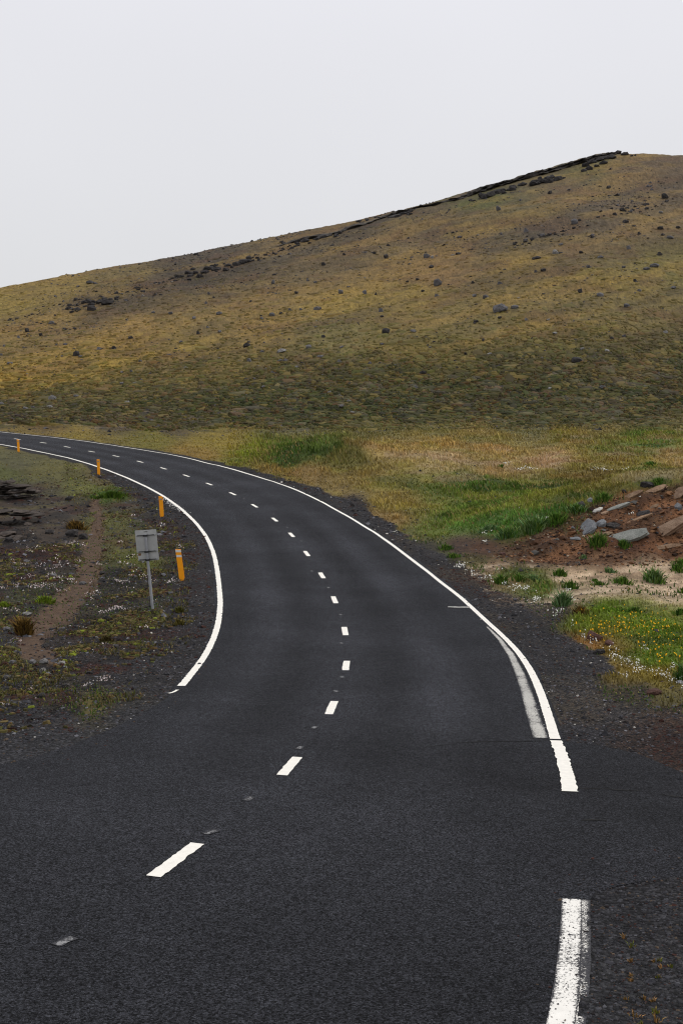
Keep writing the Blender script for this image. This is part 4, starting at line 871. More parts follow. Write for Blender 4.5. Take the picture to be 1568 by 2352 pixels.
# slabs and rocks on the dirt bank
def slab(u, v, lpx, wpx, thick, rise, m, label, npt=26, turn=0, pitch_=.25, name='stone_slab', cat='rock slab', seed=1):
    q = ghit([u], [v+wpx*.3])[0]; s_ = F/q[1]
    me = hull(npt, seed*7+3, sq=(1, 1, 1), rough_=.2, sub=1); me.name = name; me.materials.append(m)
    o = bpy.data.objects.new(name, me); C.objects.link(o)
    L_ = lpx/s_/max(.5, math.cos(rise)); L_ *= 1.2; W_ = wpx/s_*1.9
    o.scale = (L_, max(W_, .2), thick*1.15); z = float(gh(q[0], q[1]))
    o.rotation_euler = (pitch_, -rise, turn); o.location = (q[0], q[1]+W_*.15, z+thick*.12)
    tag(o, label, cat); return o
def plate(u, v, lpx, wpx, thick, rise, m, label, seed=1, name='stone_slab', cat='rock slab'):
    """broken flat stone lying on the slope: irregular outline, split faces and a chipped rim"""
    r = random.Random(seed*31+7); q = ghit([u], [v+wpx*.25])[0]; s_ = F/q[1]; L_ = lpx/s_/math.cos(rise)*1.1; pt = .62
    W_ = wpx/s_*1.15
    top = [(-.5, -.28), (-.42, .15), (-.15, .42), (.2, .5), (.46, .32), (.52, -.05), (.3, -.36), (-.1, -.5), (-.36, -.46)]
    top = [(x*L_*(1+r.uniform(-.12, .12)), y*W_*(1+r.uniform(-.3, .3))) for x, y in top]
    bm = bmesh.new(); rings = []
    for z_, k_ in ((-thick, .82), (-thick*.5, 1.0), (-thick*.42, .93), (0, .97)):
        rings.append([bm.verts.new((x*k_*(1+r.uniform(-.04, .04)), y*k_*(1+r.uniform(-.06, .06)), z_+r.uniform(-.012, .012))) for x, y in top])
    n_ = len(top)
    for a_, b_ in zip(rings[:-1], rings[1:]):
        for i in range(n_): bm.faces.new((a_[i], a_[(i+1) % n_], b_[(i+1) % n_], b_[i]))
    c_ = bm.verts.new((r.uniform(-.1, .1)*L_, r.uniform(-.1, .1)*W_, .02))
    for i in range(n_): bm.faces.new((rings[-1][i], rings[-1][(i+1) % n_], c_))
    bm.faces.new(rings[0][::-1]); bmesh.ops.recalc_face_normals(bm, faces=bm.faces)
    me = bpy.data.meshes.new(name); bm.to_mesh(me); bm.free(); me.materials.append(m)
    o = bpy.data.objects.new(name, me); C.objects.link(o)
    R3 = Matrix.Rotation(-rise*.95, 3, 'Y') @ Matrix.Rotation(pt, 3, 'X') @ Matrix.Rotation(r.uniform(-.08, .08), 3, 'Z')
    o.rotation_euler = R3.to_euler(); o.location = (q[0], q[1]+W_*.1, float(gh(q[0], q[1]))+thick*.4+W_*.03)
    tag(o, label, cat); return o
sl_ = [(1498, 1128, 62, 16, .2, .38, M_slab, 'brown slab lying near the crest of the dirt bank'),
 (1449, 1139, 46, 12, .16, .42, M_slab, 'thin brown slab at the left of the crest slab, on the dirt bank'),
 (1556, 1133, 44, 22, .22, .5, M_slabp, 'pinkish brown block at the right edge on the crest of the dirt bank'),
 (1374, 1170, 26, 9, .14, .35, M_white, 'small white rock on the dirt bank'),
 (1388, 1177, 16, 8, .12, .35, M_slabp, 'small pinkish chip under the white rock on the dirt bank'),
 (1416, 1165, 50, 10, .14, .3, M_gslab, 'long olive grey slab right of the white rock on the dirt bank'),
 (1347, 1211, 38, 30, .35, .75, M_blue, 'blue grey boulder standing at the left of the dirt bank'),
 (1379, 1202, 26, 16, .25, .5, M_blue, 'smaller blue grey boulder just right of the larger one on the dirt bank'),
 (1408, 1206, 34, 14, .24, .1, M_dark, 'dark lumpy rock in the middle of the dirt bank'),
 (1478, 1180, 30, 15, .28, .3, M_dark, 'dark rock behind the thin rising slab on the dirt bank'),
 (1465, 1192, 56, 8, .10, .42, M_slab, 'thin rising brown slab in the middle of the dirt bank'),
 (1429, 1236, 104, 30, .22, .32, M_gslab, 'largest slab, flat grey green, on the dirt bank'),
 (1524, 1216, 130, 30, .26, .48, M_slabp, 'long pinkish slab slanting up to the right edge of the dirt bank'),
 (1360, 1236, 84, 14, .14, .3, M_slab, 'orange brown slab left of the grey green slab'),
 (1518, 1258, 96, 12, .14, .15, M_slab, 'low orange slab at the foot of the dirt bank by the right edge'),
 (1556, 1162, 18, 14, .24, .3, M_blue, 'small blue grey stone at the right edge of the dirt bank'),
 (1489, 1113, 34, 13, .35, .1, M_dark, 'dark rock on the crest of the dirt bank against the grass'),
 (1355, 1149, 14, 10, .22, 0, M_blue, 'small grey rock at the grass edge above the dirt bank'),
 (1334, 1160, 18, 12, .25, .3, M_dark, 'dark rock half in the grass at the top left of the dirt bank'),
 (1432, 1129, 11, 9, .2, 0, M_dark, 'small black rock in the grass just above the dirt bank'),
 (1320, 1237, 28, 9, .12, .1, M_blue, 'small flat grey stone low on the left of the dirt bank'),
 (1153, 1272, 16, 10, .15, 0, M_cind, 'red brown stone at the left foot of the dirt bank'),
 (1435, 1246, 22, 12, .2, .1, M_dark, 'dark stone tucked under the lower edge of the grey green slab'),
 (1500, 1163, 26, 8, .12, .4, M_slab, 'small brown slab between the crest and the long pinkish slab'),
 (1365, 1465, 36, 20, .30, 0, M_cind, 'red brown cinder lump at the edge of the flowering grass'),
 (1399, 1478, 20, 9, .14, 0, M_cind, 'smaller red brown lump right of the cinder lump in the grass edge'),
 (1566, 1568, 22, 9, .1, 0, M_blue, 'flat grey stone in the grass at the right edge'),
 (1503, 1592, 36, 12, .16, .1, M_cind, 'flat brown stone at the edge of the right gravel shoulder'),
 (1376, 1499, 26, 12, .15, 0, M_dark, 'dark stone where the gravel meets the flowering grass'),
 (1154, 1305, 14, 7, .1, 0, M_dark, 'dark stone left of the sandy ground'),
 (1195, 1309, 12, 8, .12, 0, M_dark, 'small black stone on the edge of the sandy ground'),
 (110, 1480, 16, 12, .15, 0, M_dark, 'dark stone beside the tussock on the left ground')]
sl_[-1] = (104, 1501-18, 16, 10, .12, 0, M_dark, 'dark stone at the right foot of the golden tussock')
for i, a_ in enumerate(sl_):
    if a_[2] > 40: plate(*a_[:8], seed=i+1)
    else: slab(*a_[:8], seed=i+1, cat='rock', name='rock')

LR = [(100, 1519, 26, 11, 'p'), (98, 1540, 18, 12, 'p'), (140, 1523, 22, 8, 'p'), (40, 1500, 20, 12, 'g'), (190, 1340, 20, 7, 'g'), (124, 1322, 18, 8, 'g'), (60, 1410, 26, 6, 'p'), (28, 1521, 18, 8, 'g'), (16, 1555, 20, 8, 'g'), (245, 1420, 22, 10, 'd'), (150, 1575, 26, 9, 'd'), (95, 1598, 24, 9, 'd'), (60, 1290, 16, 8, 'g'), (160, 1145, 22, 9, 'd'), (165, 1225, 34, 16, 'd'), (190, 1232, 26, 14, 'd'), (113, 1222, 22, 10, 'd'), (88, 1177, 12, 8, 'd'), (205, 1545, 18, 7, 'd'), (15, 1445, 20, 9, 'g'), (20, 1240, 24, 12, 'd'), (265, 1485, 20, 9, 'd'), (236, 1316, 18, 7, 'd'), (75, 1520, 18, 9, 'g')]
LREF = {(55, 1460): 'round golden brown tussock', (350, 1398): 'sign pole foot', (256, 1140): 'bright green grass cushion', (50, 1205): 'lower lava ledge', (200, 1330): 'middle of the dirt path', (200, 1615): 'yellowish grass edge at lower left'}
for i, (u, v, w_, h_, k) in enumerate(LR):
    o = place_rock(u, v, w_, h_, k, name='rock', sink=.35)
    kn = {'g': 'grey', 'd': 'dark', 'p': 'pale grey'}[k]
    tag(o, relabel(u, v, kn+' embedded', LR, LREF), 'rock', 'rocks in the left roadside ground')

# ------------------------------------------------------------------ plants, loose stones and flowers
def sample(n_, r0, r1, a0, a1, seed, pw=0.0):
    r = np.random.default_rng(seed)
    rr = np.exp(r.uniform(math.log(r0), math.log(r1), n_)); th = np.radians(r.uniform(a0, a1, n_))
    return np.sin(th)*rr, np.cos(th)*rr, r
def blades(name, x, y, z, hgt, wid, col, r, lean=.35, windx=.25, base_dark=1):
    """one tapering bent leaf per root: 2 segments"""
    n_ = len(x); ph = r.uniform(0, 2*np.pi, n_); dx, dy = np.cos(ph), np.sin(ph)
    lx = r.normal(0, lean, n_)+windx; ly = r.normal(0, lean, n_)
    w2 = wid/2
    b0 = np.stack([x-dx*w2, y-dy*w2, z-.02], 1); b1 = np.stack([x+dx*w2, y+dy*w2, z-.02], 1)
    m0 = np.stack([x-dx*w2*.7+lx*hgt*.3, y-dy*w2*.7+ly*hgt*.3, z+hgt*.6], 1); m1 = np.stack([x+dx*w2*.7+lx*hgt*.3, y+dy*w2*.7+ly*hgt*.3, z+hgt*.6], 1)
    tp = np.stack([x+lx*hgt, y+ly*hgt, z+hgt*np.sqrt(np.clip(1-.3*(lx*lx+ly*ly), .2, 1))], 1)
    V_ = np.stack([b0, b1, m1, m0, tp], 1).reshape(-1, 3); i = np.arange(n_)[:, None]*5
    Fa = np.concatenate([i+[0, 1, 2], i+[0, 2, 3], i+[3, 2, 4]]).reshape(-1, 3)
    o = rawmesh(name, V_, Fa, M_leaf); setcol(o, np.clip(np.repeat(col, 5, axis=0), .003, .8)); return o
def gcol(x, y): return gh(x, y, gc)
gg2 = gg; gs2 = gs
# meadow grass
x, y, r = sample(420000, 15, 128, -21, 24, 21)
g_ = gh(x, y, gg); s_ = asd(x, y); uu_, vv_ = proj(x, y, gh(x, y))
wv_ = 15*fbm(x, y, 14, 4, 140); keep = (r.random(len(x)) < g_**1.3) & (s_ < -.5) & (g_ > .12) & (r.random(len(x)) < 1.05-sstep(90, 128, y+wv_*1.3))
x, y, g_, uu_, vv_ = x[keep], y[keep], g_[keep], uu_[keep], vv_[keep]
z = gh(x, y); col = gcol(x, y); n_ = len(x); d_ = np.hypot(x, y)
clump = fbm(x, y, 1.1, 3, 55)
hg = (.05+.07*g_+.12*np.clip(clump, -.45, 1))*np.interp(d_, [15, 40, 100], [.75, 1.0, 1.7])*r.uniform(.6, 1.3, n_)
green = (col[:, 1] > col[:, 0]*1.05)
hg *= np.interp(y, [90, 110], [1, .45])
hg *= np.where((uu_ > 580) & (uu_ < 860) & (vv_ < 1095), 1.5, 1.0)*np.where(vv_ > 1380, .75, 1)
hg *= np.where(uu_ < 523, .35, 1)
br = np.where(green, 1.6, 1.5)*r.uniform(.65, 1.5, n_)*(1+.25*clump)
col = col*br[:, None]*np.where(r.random(n_) < .12, 1.25, 1)[:, None]
straw = (r.random(n_) < np.where(vv_ > 1370, .05, .10+.2*sstep(.1, .6, fbm(x, y, 2.2, 3, 130))))
col = np.where(((g_ < .3) & (y < 45))[:, None], alb((70, 92, 38))*r.uniform(.6, 1.5, n_)[:, None], col)
col = np.where(straw[:, None], alb((165, 145, 92))*r.uniform(.6, 1, n_)[:, None], col)
o = blades('meadow_grass', x, y, z, np.clip(hg, .04, .9), .0011*d_*r.uniform(.6, 1.2, n_)+.004, col, r, .35, -.25); tag(o, 'grass of green, straw and rust tints covering the meadow beside the road', 'grass', kind='stuff')

# low mats of moss and herbs: flattened domes
def domes(name, x, y, z, rad, hgt, col, r, seg=6, jit=.3):
    n_ = len(x); a_ = np.arange(seg)*2*np.pi/seg
    ring = np.stack([np.cos(a_), np.sin(a_)], 1)[None]*rad[:, None, None]*r.uniform(1-jit, 1+jit, (n_, seg, 1))
    el = r.uniform(.6, 1.4, (n_, 1)); ring = ring*np.stack([el, 1/el], -1)
    c0 = np.stack([x, y], 1)[:, None]
    r1 = ring+c0; z1 = gh(r1[..., 0], r1[..., 1])-.03-hgt[:, None]*.15
    r2 = ring*.6+c0+r.normal(0, .08, (n_, seg, 2))*rad[:, None, None]; z2 = gh(r2[..., 0], r2[..., 1])+hgt[:, None]*.75+r.normal(0, .12, (n_, seg))*hgt[:, None]
    V1 = np.concatenate([r1, z1[..., None]], 2); V2 = np.concatenate([r2, z2[..., None]], 2)
    V3 = np.stack([x, y, z+hgt], 1)[:, None]
    V_ = np.concatenate([V1, V2, V3], 1); k = 2*seg+1; i = np.arange(n_)[:, None]*k
    fs_ = []
    for j in range(seg):
        j2 = (j+1) % seg; fs_ += [i+[j, j2, seg+j2], i+[j, seg+j2, seg+j], i+[seg+j, seg+j2, 2*seg]]
    o = rawmesh(name, V_.reshape(-1, 3), np.concatenate(fs_), M_leaf); setcol(o, np.clip(np.repeat(col, k, axis=0)*r.uniform(.8, 1.2, (n_*k, 1)), .003, .8)); return o
x, y, r = sample(34000, 15.5, 66, -23, -2, 31)
s_ = asd(x, y); uu_, vv_ = proj(x, y, gh(x, y)); tdv = dline(uu_, vv_, TRAIL)
fld = fbm(x, y, 1.6, 4, 86)
moss_zone = np.interp(vv_, [1050, 1200, 1300, 1500, 1560, 1650], [.3, .5, 1, 1, .3, .15])
keep = (s_ < -.45) & (tdv > np.interp(vv_, [1150, 1500], [6, 22])) & (fld > .16) & (r.random(len(x)) < moss_zone) & ((s_ < -1.2) | (r.random(len(x)) < .25)) & ~((uu_ < 150) & (vv_ < 1235))
x, y = x[keep], y[keep]; z = gh(x, y); n_ = len(x); d_ = np.hypot(x, y)
pal = np.array([alb(c) for c in ((84, 78, 42), (106, 92, 56), (74, 78, 32), (60, 56, 32), (128, 138, 44), (98, 76, 46), (60, 38, 30))])
ci = r.choice(7, n_, p=[.24, .17, .17, .15, .035, .1, .135])
o = domes('moss_mats', x, y, z, r.uniform(.025, .10, n_)*np.interp(d_, [15, 60], [.8, 1.5]), r.uniform(.015, .05, n_), pal[ci]*r.uniform(.5, 1.15, n_)[:, None], r, 6, .4)
tag(o, 'low olive and yellow moss mats on the stony ground left of the road', 'moss', kind='stuff')
# short tufts over the mats
x, y, r = sample(160000, 15.5, 68, -23, -2, 33)
s_ = asd(x, y); uu_, vv_ = proj(x, y, gh(x, y)); tdv = dline(uu_, vv_, TRAIL); fld = fbm(x, y, 1.6, 4, 86)
band = np.abs(s_+1.5) < .8
keep = (s_ < -.4) & (tdv > np.interp(vv_, [1150, 1500], [6, 24])) & ((fld > .2) | (r.random(len(x)) < gh(x, y, gg)*.9) | (band & (fbm(x, y, .7, 3, 77) > .3))) & (vv_ < 1625) & ~((uu_ < 150) & (vv_ < 1240)) & (r.random(len(x)) < .36)
x, y = x[keep], y[keep]; z = gh(x, y); n_ = len(x); d_ = np.hypot(x, y); ci = r.choice(6, n_, p=[.3, .25, .2, .15, .05, .05])
o = blades('roadside_tufts', x, y, z, r.uniform(.03, .11, n_), .0010*d_*r.uniform(.5, 1.1, n_)+.003, pal[ci]*r.uniform(.7, 1.6, n_)[:, None], r, .7, .2)
tag(o, 'sparse short olive grass tufts on the left roadside gravel', 'grass', kind='stuff')

# tussock relief of the hillside
x, y, r = sample(92000, 89, 260, -22, 22, 41)
z = gh(x, y); uu_, vv_ = proj(x, y, z)
keep = (r.random(len(x)) < np.interp(vv_-(875-uu_*.085), [-250, -40, 10, 90], [.05, .14, .45, 1])) 
wv_ = 15*fbm(x, y, 14, 4, 140); keep &= (vv_+wv_*1.8 < 988) & (r.random(len(x)) < sstep(84, 118, y+wv_*1.3))
x, y, z, vv_ = x[keep], y[keep], z[keep], vv_[keep]; n_ = len(x)
col = gcol(x, y); tints = np.array([alb(c) for c in ((44, 52, 16), (80, 76, 34), (84, 56, 24), (38, 36, 20), (112, 98, 46), (66, 76, 26))])
ci = r.choice(6, n_, p=[.28, .18, .09, .2, .12, .13]); fm = np.interp(vv_, [600, 880], [.15, .5])[:, None]
o = domes('hillside_tussocks', x, y, z, np.clip(.32*np.exp(r.normal(0, .55, n_)), .1, 1.3)*np.interp(np.hypot(x, y), [100, 250], [.8, 1.3]), r.uniform(.07, .22, n_), col*(1-fm)+tints[ci]*fm, r, 5, .45)
tag(o, 'small dark green and rust tussocks on the lower hillside', 'tussocks', kind='stuff')

# loose stones
def stones(name, x, y, z, rad, col, r, label, cat='stones'):
    n_ = len(x); base_ = np.array([(1, 0, 0), (-.5, .87, 0), (-.5, -.87, 0), (.45, .75, .8), (-.85, 0, .75), (.4, -.78, .7), (0, 0, 1.15)])
    V_ = base_[None]*r.uniform(.65, 1.25, (n_, 7, 1)); ph = r.uniform(0, 6.28, n_); c_, s_ = np.cos(ph)[:, None], np.sin(ph)[:, None]
    X_ = V_[..., 0]*c_-V_[..., 1]*s_; Y_ = V_[..., 0]*s_+V_[..., 1]*c_
    fl = r.uniform(.4, .8, (n_, 1))
    V_ = np.stack([X_*rad[:, None]+x[:, None], Y_*rad[:, None]*r.uniform(.6, 1, (n_, 1))+y[:, None], (V_[..., 2]*fl-.15)*rad[:, None]+z[:, None]], -1)
    f0 = np.array([(0, 3, 5), (0, 1, 3), (1, 4, 3), (1, 2, 4), (2, 5, 4), (2, 0, 5), (3, 4, 6), (4, 5, 6), (5, 3, 6)])
    Fa = (np.arange(n_)[:, None, None]*7+f0[None]).reshape(-1, 3)
    o = rawmesh(name, V_.reshape(-1, 3), Fa, M_peb); setcol(o, np.clip(np.repeat(col, 7, axis=0), .003, .8)); tag(o, label, cat, kind='stuff'); return o
gp_ = np.array([alb(c) for c in ((40, 40, 43), (58, 58, 62), (74, 74, 78), (84, 72, 60), (62, 40, 34), (34, 30, 30), (104, 104, 108), (190, 186, 178))])
x, y, r = sample(215000, 6, 64, -22, 24, 51)
st_ = gh(x, y, gs); s_ = asd(x, y); uu_, vv_ = proj(x, y, gh(x, y)); tdv = dline(uu_, vv_, TRAIL)
keep = (s_ > -30) & (r.random(len(x)) < st_*.9+.03) & ((tdv > 18) | (x > 0)) & (s_ < np.where(r.random(len(x)) < np.where((y < 12) & (x > 1), .5, np.where((y < 20) & (x < -3), .35, .08)), r.random(len(x))**2*.5*(1+((uu_ < 350) | (uu_ > 1320))), -.01))
x, y = x[keep], y[keep]; z = np.maximum(gh(x, y), np.where(asd(x, y) > -.02, base(x, y), -99)); n_ = len(x); d_ = np.hypot(x, y)
rad = (.00055*d_+.003)*np.exp(r.normal(0, .5, n_)); near_r = (vv_[keep] < 1400) & (x > 0)
ci = r.choice(8, n_, p=[.27, .24, .17, .08, .07, .09, .07, .01]); red = fbm(x, y, 1.3, 4, 87) > .25
ci = np.where((d_ < 15) & (ci >= 6), 1, ci)
ci = np.where(red & (x < 0) & (r.random(n_) < .6), 4, ci); ci = np.where((np.abs(uu_[keep]-1080) < 70) & (np.abs(vv_[keep]-1340) < 34) & (r.random(n_) < .7), 4, ci)
ci = np.where((uu_[keep] > 1500) & (vv_[keep] > 1655) & (vv_[keep] < 1780) & (r.random(n_) < .7), 4, ci)
stones('gravel_stones', x, y, z, rad, gp_[ci]*r.uniform(.75, 1.3, n_)[:, None], r, 'loose black, grey and red brown gravel along both sides of the road', 'gravel')
# larger loose lumps
x, y, r = sample(11000, 16, 62, -22, 22, 52)
st_ = gh(x, y, gs); s_ = asd(x, y); keep = (s_ < -.7) & (r.random(len(x)) < st_*.8) & ((x < 0) | (r.random(len(x)) < .12))
x, y = x[keep], y[keep]; z = gh(x, y); n_ = len(x); ci = r.choice(8, n_, p=[.18, .16, .14, .07, .26, .11, .08, .0])
stones('loose_lumps', x, y, z, .0016*np.hypot(x, y)*np.exp(r.normal(0, .35, n_)), gp_[ci], r, 'fist sized dark and red brown lava lumps strewn left of the road')
# stones on the hillside too small to pick apart
x, y, r = sample(44000, 92, 300, -22, 22, 53)
z = gh(x, y); uu_, vv_ = proj(x, y, z); keep = (r.random(len(x)) < .25+.5*(gh(x, y, gs) > .15)) & (fbm(x, y, 14, 3, 44) > -.15)
x, y, z = x[keep], y[keep], z[keep]; n_ = len(x); hp = np.array([alb(c) for c in ((58, 56, 58), (84, 82, 84), (110, 106, 100), (44, 42, 42))])
stones('hillside_stones', x, y, z, .00062*np.hypot(x, y)*np.exp(r.normal(0, .5, n_)), hp[r.choice(4, n_, p=[.35, .35, .12, .18])], r, 'small grey stones strewn all over the hillside')
# crumbs and clods on the dirt bank
x, y, r = sample(16000, 34, 43, 2, 24, 54)
uu_, vv_ = proj(x, y, gh(x, y)); keep = sdpoly(uu_, vv_, [(1120, 1280), (1170, 1250), (1270, 1200), (1360, 1165), (1450, 1130), (1600, 1100), (2000, 1040), (2000, 1300), (1300, 1300)]) > 0
x, y = x[keep], y[keep]; z = gh(x, y); n_ = len(x); bp = np.array([alb(c) for c in ((72, 50, 35), (100, 70, 47), (126, 92, 64), (50, 37, 30), (92, 90, 86), (170, 160, 140))])
stones('soil_clods', x, y, z, .03*np.exp(r.normal(0, .5, n_)), bp[r.choice(6, n_, p=[.35, .28, .14, .16, .05, .02])], r, 'brown clods and chips on the dirt bank', 'soil')

r = np.random.default_rng(71); t_ = r.random(46); kk_ = (t_*(len(hRL3)-2)).astype(int); ff_ = r.random(46); pc_ = hRL3[kk_, :2]*(1-ff_[:, None])+hRL3[kk_+1, :2]*ff_[:, None]
x = pc_[:, 0]+r.uniform(-.06, .08, 46); y = pc_[:, 1]; z = base(x, y)+.009
stones('black_chippings', x, y, z, .0055*np.exp(r.normal(0, .4, 46)), np.tile([.02, .02, .022], (46, 1)), r, 'black chippings lying on the speckled near edge line', 'chippings')
r = np.random.default_rng(70); uu_ = np.r_[r.normal(402, 16, 90), r.normal(1105, 22, 40), r.normal(1255, 12, 30)]; vv_ = np.r_[1160+(uu_[:90]-402)*.62+r.normal(3, 3.5, 90), 1424+(uu_[90:130]-1105)*.9+r.normal(0, 5, 40)-4, r.normal(1640, 30, 30)]
P = ghit(uu_, vv_); x, y = P[:, 0], P[:, 1]; z = gh(x, y)+.004; z = np.maximum(z, np.where(asd(x, y) > -.02, base(x, y), -99)); n_ = len(x)
stones('paint_chips', x, y, z, .0006*np.hypot(x, y)*r.uniform(.5, 1.4, n_), np.tile([.7, .69, .65], (n_, 1)), r, 'broken white chips of line paint crumbled into the gravel edge', 'paint chips')

x, y, r = sample(2600, 34, 43, 2, 24, 57)
uu_, vv_ = proj(x, y, gh(x, y)); keep = (sdpoly(uu_, vv_, [(1170, 1262), (1270, 1205), (1360, 1168), (1450, 1134), (1600, 1104), (2000, 1040), (2000, 1290), (1300, 1292)]) > 0) & (fbm(x, y, 1.5, 3, 58) > -.1)
x, y = x[keep], y[keep]; z = gh(x, y); n_ = len(x)
stones('stone_rubble', x, y, z, .06*np.exp(r.normal(0, .55, n_)), bp[r.choice(6, n_, p=[.22, .26, .22, .14, .13, .03])], r, 'angular brown and grey rubble between the slabs of the dirt bank', 'rubble')

# flowers: small upturned petals discs
def discs(name, x, y, z, rad, hgt, col, r, label, cat):
    n_ = len(x); a_ = np.arange(5)*2*np.pi/5; nx, ny = r.normal(0, .45, n_), r.normal(-.35, .4, n_)
    cx, cy = np.cos(a_)[None]*rad[:, None], np.sin(a_)[None]*rad[:, None]
    V_ = np.stack([x[:, None]+cx, y[:, None]+cy, (z+hgt)[:, None]-cx*nx[:, None]-cy*ny[:, None]], -1)
    ctr = np.stack([x, y, z+hgt+rad*.35], 1)[:, None]; ft_ = np.stack([x, y, z-.01], 1)[:, None]
    f2 = ft_+np.array([[.0, .0, 0]]); V_ = np.concatenate([V_, ctr, ft_, ft_+np.array([[[.006, 0, 0]]])], 1)
    Fa = []
    for j in range(5): Fa.append([j, (j+1) % 5, 5])
    Fa.append([6, 7, 5]); Fa = (np.arange(n_)[:, None, None]*8+np.array(Fa)[None]).reshape(-1, 3)
    o = rawmesh(name, V_.reshape(-1, 3), Fa, M_leaf); cc = np.repeat(col[:, None], 8, 1).copy(); cc[:, 6:] = alb((60, 80, 30)); setcol(o, cc.reshape(-1, 3)); tag(o, label, cat, kind='stuff'); return o
def fl_at(spots, n_, seed, mul=1):
    """flowers grow in little heads inside each drift"""
    r = np.random.default_rng(seed); us, vs = [], []
    for (u, v, su, sv, k) in spots:
        k = max(2, int(k*mul)); m_ = max(1, k//7); cu, cv = r.normal(u, su, m_), r.normal(v, sv, m_); j_ = r.integers(0, m_, k)
        us.append(cu[j_]+r.normal(0, 4.5, k)); vs.append(cv[j_]+r.normal(0, 1.6, k))
    return np.concatenate(us), np.concatenate(vs), r
# white flowers: along the edge of the right gravel, and in drifts on the left
EDGE = [(1048, 1307), (1090, 1318), (1150, 1340), (1175, 1352), (1205, 1365), (1235, 1380), (1262, 1398), (1285, 1415), (1310, 1438), (1345, 1470), (1380, 1492), (1415, 1512), (1460, 1535), (1500, 1548), (1550, 1568), (1600, 1590)]
E2 = resample(np.array(EDGE, float), 5); r = np.random.default_rng(61)
i_ = r.integers(0, len(E2), 420); uu_ = E2[i_, 0]+r.normal(0, 9, 420); vv_ = E2[i_, 1]+r.normal(0, 5, 420)
clus = vnoise(uu_/22, vv_/10, 3) > .42; uu_, vv_ = uu_[clus], vv_[clus]
dr = [(1068, 1305, 12, 3, 30), (1190, 1352, 18, 4, 50), (1230, 1378, 18, 4, 30), (1325, 1360, 12, 4, 12), (1300, 1378, 20, 4, 16), (1440, 1550, 16, 8, 30), (1600, 1600, 20, 8, 10), (1580, 1540, 30, 8, 30), (1560, 1510, 20, 8, 10), (1500, 1490, 20, 4, 8),
      (1380, 1099-20, 22, 2.0, 60), (1205, 1079, 18, 1.5, 40), (1167, 1065, 8, 1.2, 14), (1448, 1184, 6, 2, 5), (880+22, 1225, 6, 2, 8), (1110, 1223, 14, 3, 14), (1108, 1244, 6, 3, 8), (1150, 1315, 5, 2, 6), (1280, 1190, 20, 8, 8)]
a_, b_, r = fl_at(dr, 0, 62); uu_ = np.r_[uu_, a_]; vv_ = np.r_[vv_, b_]
P = ghit(uu_, vv_); x, y = P[:, 0], P[:, 1]; z = gh(x, y); n_ = len(x); keep = asd(x, y) < -.3; x, y, z = x[keep], y[keep], z[keep]; n_ = len(x)
discs('white_flowers', x, y, z, .00042*np.hypot(x, y)*r.uniform(.7, 1.3, n_)+.003, r.uniform(.03, .12, n_), np.tile([.72, .71, .64], (n_, 1)), r, 'tiny white flowers edging the right gravel shoulder and meadow', 'flowers')
DL = [(120, 1333, 36, 6, 60), (90, 1345, 30, 5, 40), (170, 1298, 40, 8, 60), (60, 1295, 20, 8, 24), (100, 1262, 24, 6, 24), (200, 1372, 12, 5, 18), (230, 1402, 14, 6, 26), (45, 1402, 14, 3, 18), (130, 1250, 20, 5, 18), (300, 1290, 14, 6, 26), (295, 1330, 16, 8, 40), (280, 1395, 16, 5, 22), (250, 1408, 10, 4, 16), (335, 1320, 10, 8, 20), (386, 1335, 14, 6, 16), (405, 1337, 10, 3, 14), (230, 1560, 20, 4, 14), (240, 1567, 6, 2, 14), (90, 1590, 26, 4, 10), (40, 1625, 20, 3, 8), (205, 1578, 10, 3, 8), (235, 1482, 10, 2, 8), (330, 1440, 20, 6, 10), (60, 1352, 30, 6, 30), (20, 1357, 14, 5, 16), (150, 1352, 40, 8, 30), (110, 1318, 60, 14, 60), (260, 1245, 20, 8, 12), (380, 1200, 16, 10, 14), (310, 1180, 20, 10, 10), (60, 1465, 30, 8, 8), (190, 1255, 20, 6, 10), (420, 1250, 12, 10, 8)]
a_, b_, r = fl_at(DL, 0, 63, 1.25)
P = ghit(a_, b_); x, y = P[:, 0], P[:, 1]; tdv = dline(a_, b_, TRAIL); keep = (asd(x, y) < -.4) & (x < -3) & (tdv > np.interp(b_, [1150, 1500], [7, 20])); x, y = x[keep], y[keep]
x = x+r.normal(0, .05, len(x)); z = gh(x, y); n_ = len(x)
pc = np.where((r.random(n_) < .55)[:, None], np.array([.60, .54, .52]), np.array([.42, .32, .31]))
discs('campion_flowers', x, y, z, 1*(.00038*np.hypot(x, y)*r.uniform(.6, 1.4, n_)+.002), r.uniform(.02, .07, n_), pc, r, 'drifts of pale pinkish white flowers on the stony ground left of the road', 'flowers')
# dandelions
r = np.random.default_rng(64)
uu_ = np.r_[r.normal(1430, 75, 130), r.normal(1520, 50, 60), r.normal(1400, 40, 70), r.normal(1530, 40, 40)]*np.where(np.arange(300) % 4 == 0, -1, 1); vv_ = np.r_[r.normal(1443, 24, 130), r.normal(1455, 26, 60), r.normal(1452, 10, 70), r.normal(1512, 16, 40)]
k_ = (uu_ > 1300) & (vv_ > 1398) & (vv_ < 1560); uu_, vv_ = uu_[k_], vv_[k_]
P = ghit(uu_, vv_); x, y = P[:, 0], P[:, 1]; z = gh(x, y); n_ = len(x)
discs('dandelions', x, y, z, r.uniform(.010, .022, n_), r.uniform(.09, .16, n_), np.tile([.72, .37, .01], (n_, 1)), r, 'yellow dandelions dotting the green grass right of the road', 'flowers')

